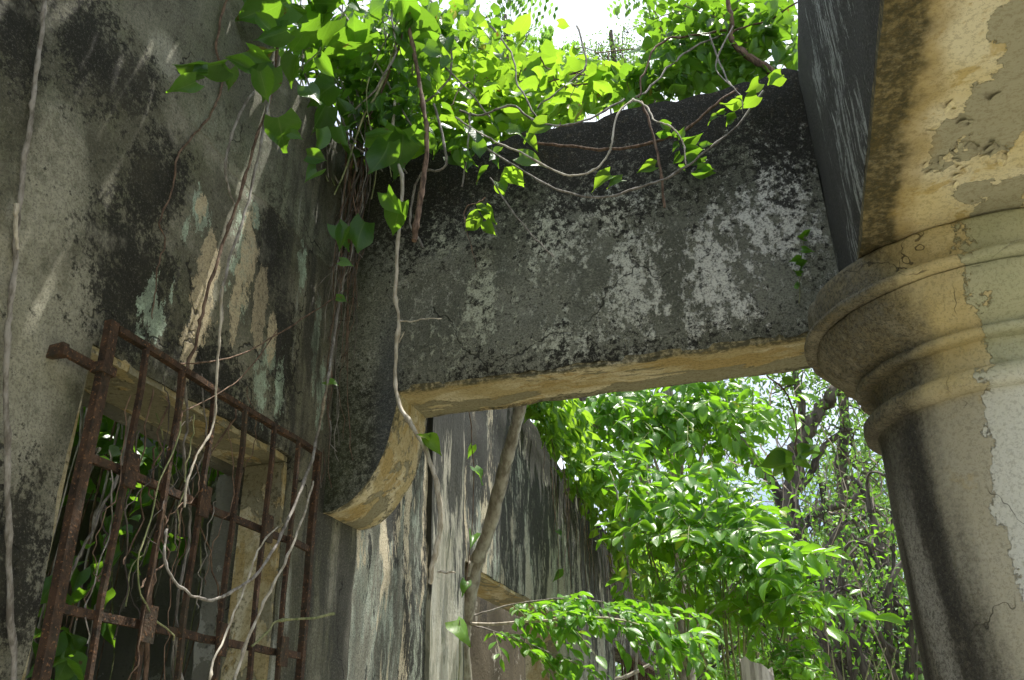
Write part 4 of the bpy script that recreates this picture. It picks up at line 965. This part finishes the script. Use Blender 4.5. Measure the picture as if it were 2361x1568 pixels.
# ---- feathery branches hanging into the sky gap
def pinnate(P, p, d, length, n, ls, up):
    d = Vector(d).normalized(); path = P.twig([p, Vector(p) + d * length * .5 + Vector((0, 0, .02 * length)), Vector(p) + d * length + Vector((0, 0, -.12 * length))], .0016, .0008, 4, 6, .002)
    sd = d.cross(Vector(up)).normalized()
    for i in range(n):
        t = (i + .8) / n; q = path[min(len(path) - 1, int(t * (len(path) - 1)))]
        for sg in (-1, 1): P.leaf(q, sd * sg + d * .25 + rv(.08), Vector(up) + rv(.15), ls * (1 - .25 * abs(t - .4)))
for lab, y, stems in (('feathery branch with paired leaflets against the white sky at the centre', 4.2, [((1500, -60), (1495, 60), [((1497, -40), (1400, 22)), ((1497, -30), (1560, 20)), ((1497, -10), (1440, 20)), ((1497, 0), (1535, 60)), ((1496, 20), (1470, 55)), ((1497, -50), (1590, -10)), ((1496, 30), (1500, 70)), ((1497, -55), (1440, -20))])]),
                      ('feathery branch with rounded leaflets at the top of the vine tangle', 3.6, [((1160, -80), (1180, 60), [((1165, -50), (1285, 18)), ((1168, -40), (1250, 40)), ((1170, -20), (1215, 50)), ((1172, 0), (1130, 40)), ((1165, -60), (1230, -10))])]),
                      ('small feathery sprig with narrow leaflets above the middle of the tangle', 4.0, [((1290, 180), (1265, 90), [((1275, 130), (1215, 85)), ((1270, 110), (1250, 60)), ((1280, 140), (1335, 98)), ((1272, 100), (1228, 100)), ((1268, 90), (1262, 65))])])):
    P = Plant('feathery_branch', at(*stems[0][0], y), lab, 'branch', 'tiny', M['lf_fern'], None, 0, 999)
    for a, b, lv in stems:
        P.stem(path_px([(*a, y), ((a[0] + b[0]) / 2 + 4, (a[1] + b[1]) / 2, y), (*b, y)]), .004, .002, M['vine_green'])
        for p, q in lv:
            p3, q3 = at(*p, y), at(*q, y + random.uniform(-.1, .1)); L = (q3 - p3).length
            pinnate(P, p3, q3 - p3, L, max(6, int(L / .026)), .052, Vector((random.gauss(0, .2), .45, .9)))
    P.finish(M['vine_green'])

# ---- leaning young tree beyond the beam
tr = Plant('leaning_tree', (-1.52, 4.35, 0), 'slim grey tree trunk leaning out of the far doorway up behind the beam', 'tree', 'shrub', M['lf_low'], None, 150, 26)
tr.stem([(-1.62, 4.62, -.15), (-1.60, 4.5, .9)] + path_px([(1066, 1500, 4.36), (1075, 1414, 4.30), (1094, 1317, 4.24), (1128, 1219, 4.18), (1157, 1098, 4.10), (1178, 1020, 4.05), (1197, 948, 4.0), (1230, 800, 3.92), (1250, 660, 3.85)]), .045, .024, M['bark'], 'trunk', 6, .006, 12)
knot = at(1078, 1300, 4.22); tr.stem([at(1105, 1305, 4.25), at(1085, 1300, 4.2), at(1078, 1330, 4.2)], .022, .012, M['bark'], 'broken_branch', 3, .002, 8)
# the low spray of leaves growing from it
limb = tr.stem(path_px([(1085, 1438, 4.30), (1180, 1436, 4.22), (1290, 1428, 4.15), (1400, 1425, 4.15), (1500, 1450, 4.2), (1580, 1500, 4.3)]), .008, .003, M['vine_pale'], 'limb', 6, .006)
limb2 = tr.stem(path_px([(1085, 1440, 4.32), (1150, 1460, 4.3), (1230, 1490, 4.3), (1330, 1530, 4.3)]), .005, .002, M['vine_grey'], 'limb', 6, .006)
limb3 = tr.stem(path_px([(1090, 1420, 4.35), (1180, 1395, 4.4), (1300, 1380, 4.4), (1420, 1395, 4.4), (1520, 1440, 4.4)]), .005, .002, M['vine_grey'], 'limb', 6, .006)
for lm, n, t0 in ((limb, 30, .22), (limb2, 10, .3), (limb3, 26, .25)):
    for i in range(n):
        t = t0 + (1 - t0) * i / n; q = lm[int(t * (len(lm) - 1))]
        dx = Vector((random.uniform(.3, 1), random.uniform(-.9, .5), random.uniform(-.55, .28)))
        tr.spray(q, dx, random.uniform(.15, .34), random.randint(7, 11), .075, .55, (0, -.25, 1), .0016, .1, 1.1)
tr.finish(M['vine_green'])

# ---- glossy shrub beyond the beam
sh = Plant('glossy_shrub', (-.55, 6.4, 0), 'big sunlit shrub with glossy oval leaves beyond the beam', 'shrub', 'shrub', M['lf_shrub'], None, 300, 30)
base = Vector((-.55, 6.4, -.15))
def blob_sprays(P, blobs, size, nl=(6, 9), length=(.22, .4), hang=.5, r=.003, out=None):
    for (px, py, rx, ry, y0, y1, n) in blobs:
        c = at(px, py, (y0 + y1) / 2)
        for _ in range(n):
            y = random.uniform(y0, y1); a = random.uniform(0, 6.283); rr = math.sqrt(random.random())
            q = at(px + random.gauss(0, .55) * rx, py + random.gauss(0, .55) * ry, y)
            d = (q - c) * .6 + Vector((random.gauss(.10, .25), random.gauss(-.12, .25), random.gauss(.05, .16)))
            P.spray(q - d.normalized() * .12, d, random.uniform(*length), random.randint(*nl), size, hang, (0, -.55, .85), r, .12, .9)
sb_ = [(1440, 1085, 80, 55, 5.4, 6.6, 24), (1530, 1150, 100, 50, 5.4, 6.6, 36), (1600, 1220, 110, 60, 5.3, 6.5, 38), (1670, 1180, 90, 40, 5.4, 6.4, 26), (1690, 1270, 100, 50, 5.3, 6.4, 36), (1780, 1310, 80, 50, 5.2, 6.2, 28), (1835, 1370, 60, 40, 5.1, 6.0, 16), (1570, 1350, 110, 60, 5.4, 6.6, 20), (1700, 1375, 90, 40, 5.2, 6.2, 18), (1590, 1105, 60, 22, 5.6, 6.6, 8), (1810, 1430, 60, 24, 5.2, 6.0, 8), (1500, 1260, 80, 60, 5.8, 6.8, 18)]
blob_sprays(sh, [(*e[:6], int(e[6] * .66)) for e in sb_], .125, (8, 12), (.3, .52), .6)
for (px, py, rx, ry, y0, y1, n) in sb_:
    for k in range(2):
        e = at(px + random.gauss(0, .4) * rx, py + random.gauss(0, .4) * ry, (y0 + y1) / 2 + random.uniform(-.3, .3))
        mid = base.lerp(e, .5) + Vector((random.gauss(0, .1), random.gauss(0, .1), .1))
        sh.stem([base + rv(.05), mid, e], .014, .004, M['vine_green'], 'stem', 8, .02)
sh.stem(path_px([(1420, 1568, 5.2), (1500, 1530, 5.3), (1620, 1430, 5.5), (1740, 1300, 5.7)]), .011, .005, M['bark'], 'stem', 8, .015)
sh.stem(path_px([(1470, 1600, 5.4), (1455, 1350, 5.6), (1430, 1180, 5.8), (1400, 1050, 6.0)]), .011, .005, M['bark'], 'stem', 8, .015)
sh.finish(M['vine_green'])
# tall glossy tree whose lower boughs show under the beam
gt = Plant('glossy_tree', (-.9, 8.6, 0), 'sunlit tree with hanging glossy leaves directly under the beam', 'tree', 'shrub', M['lf_shrub'], None, 220, 26)
gt.stem([(-.9, 8.6, -.15), (-.95, 8.55, 2), (-.9, 8.4, 4), (-.8, 8.2, 5.8)], .09, .03, M['bark'], 'trunk', 8, .03, 9)
gb = [(1450, 950, 150, 60, 6.6, 8.2, 90), (1580, 950, 130, 60, 6.6, 8.0, 90), (1680, 960, 80, 55, 6.6, 7.8, 45), (1450, 1010, 80, 30, 6.6, 8.0, 16), (1640, 900, 100, 40, 6.8, 8.2, 36), (1340, 960, 90, 50, 6.4, 7.6, 40), (1500, 820, 160, 60, 6.8, 8.2, 40)]
blob_sprays(gt, [(*e[:6], int(e[6] * .72)) for e in gb], .13, (7, 12), (.3, .6), .8)
for (px, py, rx, ry, y0, y1, n) in gb:
    e = at(px, py, (y0 + y1) / 2); gt.stem([(-.9, 8.5, 3.2), Vector((-.9, 8.5, 3.4)).lerp(e, .5) + Vector((0, 0, .25)), e], .02, .006, M['bark'], 'bough', 8, .03)
gt.finish(M['vine_green'])
# creeper pouring over the far wall top
cw = Plant('wall_top_creeper', (-1.45, 6.0, 3.6), 'leafy creeper spilling down the top of the streaked wall beyond the beam', 'creeper', 'heart', M['lf_sun'], None, 220, 22)
for _ in range(1000):
    y = 5.0 + 4.6 * random.random() ** 1.5; t = random.random() ** 1.5
    z = wtop(y) + .20 - t * (.35 + .11 * (y - 5)); p = Vector((WX + .05 + random.uniform(0, .22) * (1 - .4 * t) + .02 * (y - 5), y, z))
    cw.leaf(p, Vector((random.gauss(.5, .4), random.gauss(-.1, .5), random.uniform(-1.1, -.2))), Vector((.8, -.4, .8)) + rv(.35), random.uniform(.06, .13))
for k in range(60):
    y = random.uniform(5.4, 9.8); z0 = wtop(y) + .05; Ln = random.uniform(.5, 1.5)
    x = WX + .07 + random.uniform(0, .1)
    cw.twig([(x, y, z0), (x + .03, y + random.gauss(0, .05), z0 - Ln * .5), (x + random.uniform(-.03, .03), y + random.gauss(0, .1), z0 - Ln)], .003, .0012, 4, 5, .03)
cw.finish(M['vine_brown'])
for k, (px, y, z0, z1) in enumerate(((1062, 3.95, 3.3, 2.3), (1270, 5.6, 3.4, 2.3))):
    x = WX + .09; P = Plant('hanging_strand', (x, y, z0), ('thin leafy strand hanging beside the pale pilaster', 'thin leafy strand hanging on the streaked wall by the doorway')[k], 'vine', 'heart', M['lf_vine'], None, 30, 10)
    path = P.stem([(x, y, z0), (x + .02, y + .03, (z0 + z1) / 2), (x, y - .02, z1)], .003, .0015, M['vine_brown'], wob=.02)
    for i in range(2, len(path) - 1, 1 if k == 0 else 2):
        if random.random() < .6: P.leaf(path[i], Vector((random.gauss(.3, .4), random.gauss(-.2, .5), -.8)), Vector((.8, -.6, .3)) + rv(.2), random.uniform(.05, .10))
    P.finish(M['vine_brown'])
P0 = at(1060, 1430, 3.6); lone = empty('low_leaf_shoot', (P0.x, P0.y, 0), 'single large drooping leaf on a thin shoot beside the pilaster foot', 'plant')
mm = MB(); mm.tube(smooth_path([(P0.x - .02, P0.y, 0), (P0.x - .03, P0.y + .02, .9), P0], 6, .01), .0025, 5); mm.build('stem', M['vine_green'], lone)
p, d = leaf_px((1052, 1430), (1095, 1480), 3.6, -.05); add_leaf(lone, p, d, Vector((.6, -.6, .4)), .13, M['lf_sun'], 2)

# ---- vines inside the roofless room, seen through the bars
iv = Plant('room_vine', (-3.1, 3.3, 0), 'leafy vine crowding the roofless room behind the barred window', 'vine', 'heart', M['lf_vine'], None, 120, 26)
for _ in range(420):
    y = random.uniform(2.2, 3.75); p = Vector((-3.2 + abs(random.gauss(0, .35)), y, 3.25 + random.gauss(.05, .25)))
    iv.leaf(p, Vector((random.gauss(.3, .5), random.gauss(-.3, .5), random.uniform(-1, 0))), Vector((.5, -.3, .9)) + rv(.4), random.uniform(.08, .15))
for (px, py, rx, ry, x, n) in ((320, 1150, 60, 60, -2.3, 9), (200, 1340, 60, 90, -2.2, 14), (270, 1250, 60, 60, -2.4, 8), (150, 1500, 60, 60, -2.0, 14), (420, 1240, 40, 40, -2.3, 5), (300, 1050, 60, 40, -2.4, 12), (230, 970, 40, 40, -2.6, 14)):
    for _ in range(n):
        p = at(px + random.gauss(0, .6) * rx, py + random.gauss(0, .6) * ry, x + random.uniform(-.3, .2), 0)
        iv.leaf(p, Vector((random.gauss(.2, .5), random.gauss(-.2, .5), random.uniform(-1, .1))), Vector((.6, -.4, .8)) + rv(.35), random.uniform(.06, .11))
for k in range(34):
    y = random.uniform(2.3, 3.7); x = random.uniform(-3.1, -2.1); z = random.uniform(3.0, 3.4)
    iv.stem([(x, y, z), (x + random.gauss(0, .06), y + random.gauss(0, .08), 2.3), (x + random.gauss(0, .1), y + random.gauss(0, .12), random.uniform(0, 1.6))], random.uniform(.003, .008), .002, random.choice([M['vine_grey'], M['vine_brown'], M['vine_green']]), wob=.05)
for _ in range(1500):  # roof of leaves added over the room to keep the sun out
    p = Vector((random.uniform(-3.5, -1.62), random.uniform(.4, 3.9), 3.55 + random.uniform(0, .5)))
    iv.leaf(p, Vector((random.gauss(0, .6), random.gauss(0, .6), random.gauss(-.2, .4))), Vector((0, 0, 1)) + rv(.35), random.uniform(.09, .16))
iv.finish(M['vine_green'])

# ------------------------------------------------------------------ trees beyond
def cloud_np(name, P, size, mat, parent, kind='tiny', tilt=.7):
    """leaves scattered at the points P (n, 3), joined"""
    n = len(P); V0, F0, A0 = TEMPL[kind][0]
    d = RNG.normal(size=(n, 3)); d[:, 2] -= .5; d /= np.linalg.norm(d, axis=1)[:, None]
    up = RNG.normal(size=(n, 3)) * tilt; up[:, 2] += 1
    x = np.cross(d, up); x /= np.linalg.norm(x, axis=1)[:, None] + 1e-9; z = np.cross(x, d)
    sz = size * RNG.uniform(.6, 1.3, n)
    W = (V0[None, :, 0, None] * x[:, None] + V0[None, :, 1, None] * d[:, None] + V0[None, :, 2, None] * z[:, None]) * sz[:, None, None] + P[:, None]
    F = (F0[None] + (np.arange(n) * len(V0))[:, None, None]).reshape(-1, 4)
    A = np.c_[np.tile(A0, (n, 1)), np.repeat(RNG.random(n), len(V0))]
    o = link(name, mesh_np(name, W.reshape(-1, 3), F, A), mat, parent); o['kind'] = 'stuff'; return o
def clumps(centres, n_each, r, clump=10, cr=.28):
    """points gathered in clumps round each centre: uneven, with gaps"""
    out_ = []
    for c, rad in centres:
        k = max(3, int(n_each * rad * rad))
        cc = RNG.normal(size=(k, 3)); cc /= np.linalg.norm(cc, axis=1)[:, None]; cc *= (RNG.random((k, 1)) ** .45) * rad * np.array([1, 1, .72]); cc += np.array(c)
        pts = np.repeat(cc, clump, 0) + RNG.normal(size=(k * clump, 3)) * cr * r
        out_.append(pts)
    return np.concatenate(out_)
def far_tree(label, paths, centres, mat_t, leafm, size=.11, dens=26, dead=0, name='forest_tree', cr=.32):
    """paths: list of (points, r0, r1), first is the trunk; centres: (point, radius) of leaf masses"""
    b = Vector(paths[0][0][0]); root = empty(name, (b.x, b.y, -.2), label, 'tree')
    trunk = None
    for k, (pts, r0, r1) in enumerate(paths):
        path = smooth_path(pts, 7, r0 * .5); n = len(path); m = MB()
        m.tube(path, [r0 + (r1 - r0) * i / (n - 1) for i in range(n)], 9 if k == 0 else 6, .08); ob = m.build('trunk' if k == 0 else 'limb', mat_t, root if k == 0 else trunk, 60)
        if k == 0: trunk = ob
    m = MB()
    for c, rad in centres:                                    # twigs reaching into the leaf masses
        near = min((Vector(p) for pts, _, _ in paths for p in pts), key=lambda q: (q - Vector(c)).length)
        for _ in range(5):
            e = Vector(c) + rv(rad * .4); m.tube(smooth_path([near, near.lerp(e, .5) + rv(.12 * rad), e], 4, .03), [.02, .018, .016, .013, .011, .009, .008, .006, .005], 4)
    m.build('branches', mat_t, root)['kind'] = 'stuff'
    cloud_np('crown', clumps(centres, dens, 1, 11, cr), size, leafm, root)
    if dead:
        m = MB()
        for _ in range(dead):
            pts, r0, r1 = random.choice(paths); q = Vector(random.choice(pts[1:])) + rv(.35)
            Ln = random.uniform(.4, 2.6); e = q + Vector((random.gauss(0, .5), random.gauss(0, .4), -Ln))
            m.tube(smooth_path([q, q.lerp(e, .4) + rv(.22), e], 4, .12), random.uniform(.006, .014), 3)
        m.build('dead_vines', M['dead'], root)['kind'] = 'stuff'
    return root
def pp(y, *pts): return [at(a, b, y) for a, b in pts]
def cs(*rows): return [(at(px, py, y), r) for px, py, y, r in rows]
D = 13.0
t0 = at(1850, 1560, D)
far_tree('tall dark forked tree hung with grey dead vines, beside the column', [
    ([(t0.x, t0.y, -.2)] + pp(D, (1850, 1560), (1838, 1330), (1830, 1180), (1836, 1060), (1862, 985), (1905, 925), (1965, 870), (2010, 760)), .165, .075),
    (pp(D, (1838, 1230), (1790, 1130), (1742, 1060), (1700, 1005), (1650, 960)), .085, .045),
    (pp(D, (1845, 1225), (1885, 1180), (1945, 1165), (1985, 1130)), .075, .04),
    (pp(D, (1838, 1080), (1850, 960), (1835, 880), (1830, 780)), .075, .04),
    (pp(D, (1840, 1130), (1870, 1090), (1900, 1030), (1950, 990)), .065, .035)],
    cs((1800, 900, D, .75), (1900, 900, D + 1, .65), (1960, 830, D, .9), (1850, 820, D, .8), (1740, 930, D, .55), (1930, 1010, D, .5), (1700, 1060, D + 1, .45), (1780, 830, D, .7), (1960, 960, D, .5)), M['darkbark'], M['lf_tree'], .10, 52, 36)
t1 = at(1935, 1560, 14.5)
far_tree('second dark trunk wrapped in climbing leaves, nearest to the column', [
    ([(t1.x, t1.y, -.2)] + pp(14.5, (1925, 1480), (1940, 1330), (1945, 1190), (1940, 1060), (1948, 930), (1960, 800)), .13, .07),
    (pp(14.5, (1945, 1170), (1975, 1140), (2000, 1150), (2060, 1230)), .08, .04),
    (pp(14.5, (1950, 1290), (1995, 1262), (2060, 1262)), .08, .04)],
    cs((1925, 1000, 14.5, .35), (1930, 1060, 14.5, .35), (1935, 1130, 14.5, .3), (1990, 960, 15, .6), (2000, 1180, 15, .7), (2020, 1350, 15, .8), (1960, 1420, 15, .8), (2060, 1480, 15, .8), (1920, 1250, 15.5, .6), (2040, 1090, 16, .6)), M['darkbark'], M['lf_tree'], .11, 52, 30)
def simple(label, px, py, y, h, rad, n, leafm, size=.13, lean=.4, dens=24, name='forest_tree'):
    c = at(px, py, y); b = Vector((c.x + random.gauss(0, lean), y, -.2))
    pts = [b, b.lerp(c, .5) + rv(.2), c, c + Vector((random.gauss(0, .3), 0, rad * .6))]
    limbs = [(pts, .035 + .009 * c.z, .03)]; cent = [(c, rad * .6)]
    for k in range(n):
        a = 2.4 * k + random.random(); e = c + Vector((math.cos(a) * rad * .75, math.sin(a) * rad * .75, random.uniform(-.8, .75) * rad))
        limbs.append(([b.lerp(c, random.uniform(.55, .95)), c.lerp(e, .5) + rv(.1), e], .028, .012)); cent.append((e, rad * random.uniform(.38, .62)))
    return far_tree(label, limbs, cent, M['darkbark'], leafm, size, dens, 5, name)
simple('pale green tree in the distance between the shrub and the column', 2010, 1130, 22, 6, 2.0, 7, M['lf_tree'], .15)
simple('low bright tree behind the shrub at the foot of the column', 2040, 1450, 17, 4, 1.7, 6, M['lf_tree'], .13)
simple('leafy tree behind the stump at the bottom edge', 1800, 1500, 16, 4, 1.7, 6, M['lf_tree'], .13)
simple('dense tree behind the lower half of the shrub', 1630, 1420, 15, 4, 1.7, 7, M['lf_tree'], .13)
simple('tree standing behind the glossy shrub, mid height', 1740, 1290, 19, 5, 1.9, 7, M['lf_tree'], .15, dens=14)
simple('tree filling the gap between the streaked wall and the shrub', 1530, 1250, 17, 6, 2.0, 7, M['lf_tree'], .15)
simple('distant round treetop in the white sky above the beam', 1412, 125, 30, 20, 1.15, 6, M['lf_tree'], .16, dens=40)
simple('distant treetop just left of the round one, above the vines', 1290, 165, 32, 20, 1.5, 6, M['lf_tree'], .16, dens=34)
simple('distant treetop showing high above the vine tangle', 1165, 90, 28, 20, 1.3, 7, M['lf_tree'], .16, dens=34)
simple('distant treetop half hidden by the bush on the beam', 1500, 190, 33, 20, 1.6, 6, M['lf_tree'], .16, dens=34)
simple('tree standing behind the roofless room, glimpsed through the bars', 300, 830, 7.5, 6, 2.2, 7, M['lf_tree'], .13)
simple('airy pale tree close behind the tall forked tree', 1900, 1180, 18, 6, 2.0, 8, M['lf_tree'], .14, dens=20)
simple('airy pale tree behind the second dark trunk', 2030, 1290, 19, 6, 2.0, 8, M['lf_tree'], .14, dens=20)
simple('small tree with bright leaves below the forked tree', 1930, 1430, 12, 3, 1.2, 7, M['lf_low'], .10, dens=26)
simple('leafy sapling in front of the dark forked trunk', 1900, 1330, 11, 3, .95, 7, M['lf_low'], .085, dens=44)
simple('leafy sapling close to the column shaft, low down', 2045, 1400, 11, 3, .95, 7, M['lf_tree'], .085, dens=44)
simple('leafy sapling close to the column shaft, higher up', 2010, 1190, 12, 4, .9, 7, M['lf_tree'], .09, dens=40)
# undergrowth and the far wood as one mass each
def mass(name, label, cells, size, mat):
    root = empty(name, cells[0][0], label, 'undergrowth'); root['kind'] = 'stuff'
    cloud_np('leaves', clumps(cells, 22, 1, 11, .35), size, mat, root); return root
mass('undergrowth', 'tangled undergrowth along the ground beyond the ruin', [(Vector((random.uniform(-3, 6), random.uniform(11, 19), random.uniform(.2, 2.6))), random.uniform(.6, 1.1)) for _ in range(60)], .12, M['lf_tree'])
mass('far_wood', 'far wood closing the view beyond the trees', [(Vector((random.uniform(-26, 22), random.uniform(30, 44), random.uniform(.5, 8.5))), random.uniform(1.5, 2.6)) for _ in range(110)], .24, M['lf_tree'])
# dead twig tangle between the trees
tw = empty('dead_thicket', at(2000, 1560, 12.5), 'tangle of dry brown twigs between the column and the trees', 'thicket'); tw['kind'] = 'stuff'
m = MB()
for _ in range(36):
    q = at(random.uniform(1880, 2120), random.uniform(1120, 1560), random.uniform(11.5, 14)); e = q + Vector((random.gauss(0, .6), random.gauss(0, .5), random.gauss(-.2, .5)))
    m.tube(smooth_path([q, q.lerp(e, .5) + rv(.2), e], 3, .08), random.uniform(.004, .010), 3)
m.build('twigs', M['dead'], tw)
# broken post and the low plant round it
sp = at(1740, 1503, 4.9)
st_ = empty('broken_post', (sp.x, sp.y, -.15), 'pale weathered broken post at the bottom edge of the picture', 'post')
m = MB(); nn_ = 20; rows = 22
for i in range(rows + 1):
    t = i / rows
    for j in range(nn_):
        a = 2 * math.pi * j / nn_; ja = abs(mnoise.noise(Vector((math.cos(a) * 3.1, math.sin(a) * 3.1, 4.2)))); topz = sp.z + .01 - .10 * ja - .035 * (1 + math.cos(a)) - random.uniform(0, .045)
        z = -.2 + (topz + .2) * t; r = (.098 - .016 * t) * (1 + .16 * mnoise.noise(Vector((math.cos(a) * 2.5, math.sin(a) * 2.5, z * .9))) + random.uniform(-.03, .03))
        m.v.append((sp.x + r * math.cos(a), sp.y + r * math.sin(a), z))
m.v.append((sp.x, sp.y, sp.z - .12))
m.f = [(i * nn_ + j, i * nn_ + (j + 1) % nn_, (i + 1) * nn_ + (j + 1) % nn_, (i + 1) * nn_ + j) for i in range(rows) for j in range(nn_)]
m.f += [(rows * nn_ + j, rows * nn_ + (j + 1) % nn_, len(m.v) - 1) for j in range(nn_)]
m.build('shaft', M['stump'], st_, 45)
lp = Plant('low_bush', (sp.x + .35, sp.y + .2, 0), 'low bright bush crowding the broken post', 'bush', 'shrub', M['lf_shrub'], None, 60, 26)
blob_sprays(lp, [(1800, 1545, 60, 35, 5.0, 5.5, 30), (1830, 1510, 45, 35, 5.1, 5.6, 18), (1690, 1570, 30, 20, 5.0, 5.4, 7)], .07, (6, 9), (.15, .28))
for k in range(8): lp.twig([(sp.x + .35, sp.y + .2, -.1), (sp.x + .35 + random.gauss(0, .12), sp.y + .2, 1.2), (sp.x + .35 + random.gauss(0, .3), sp.y + .2, 2.1)], .008, .003, 5, 5, .02)
lp.finish(M['vine_green'])
#@@END
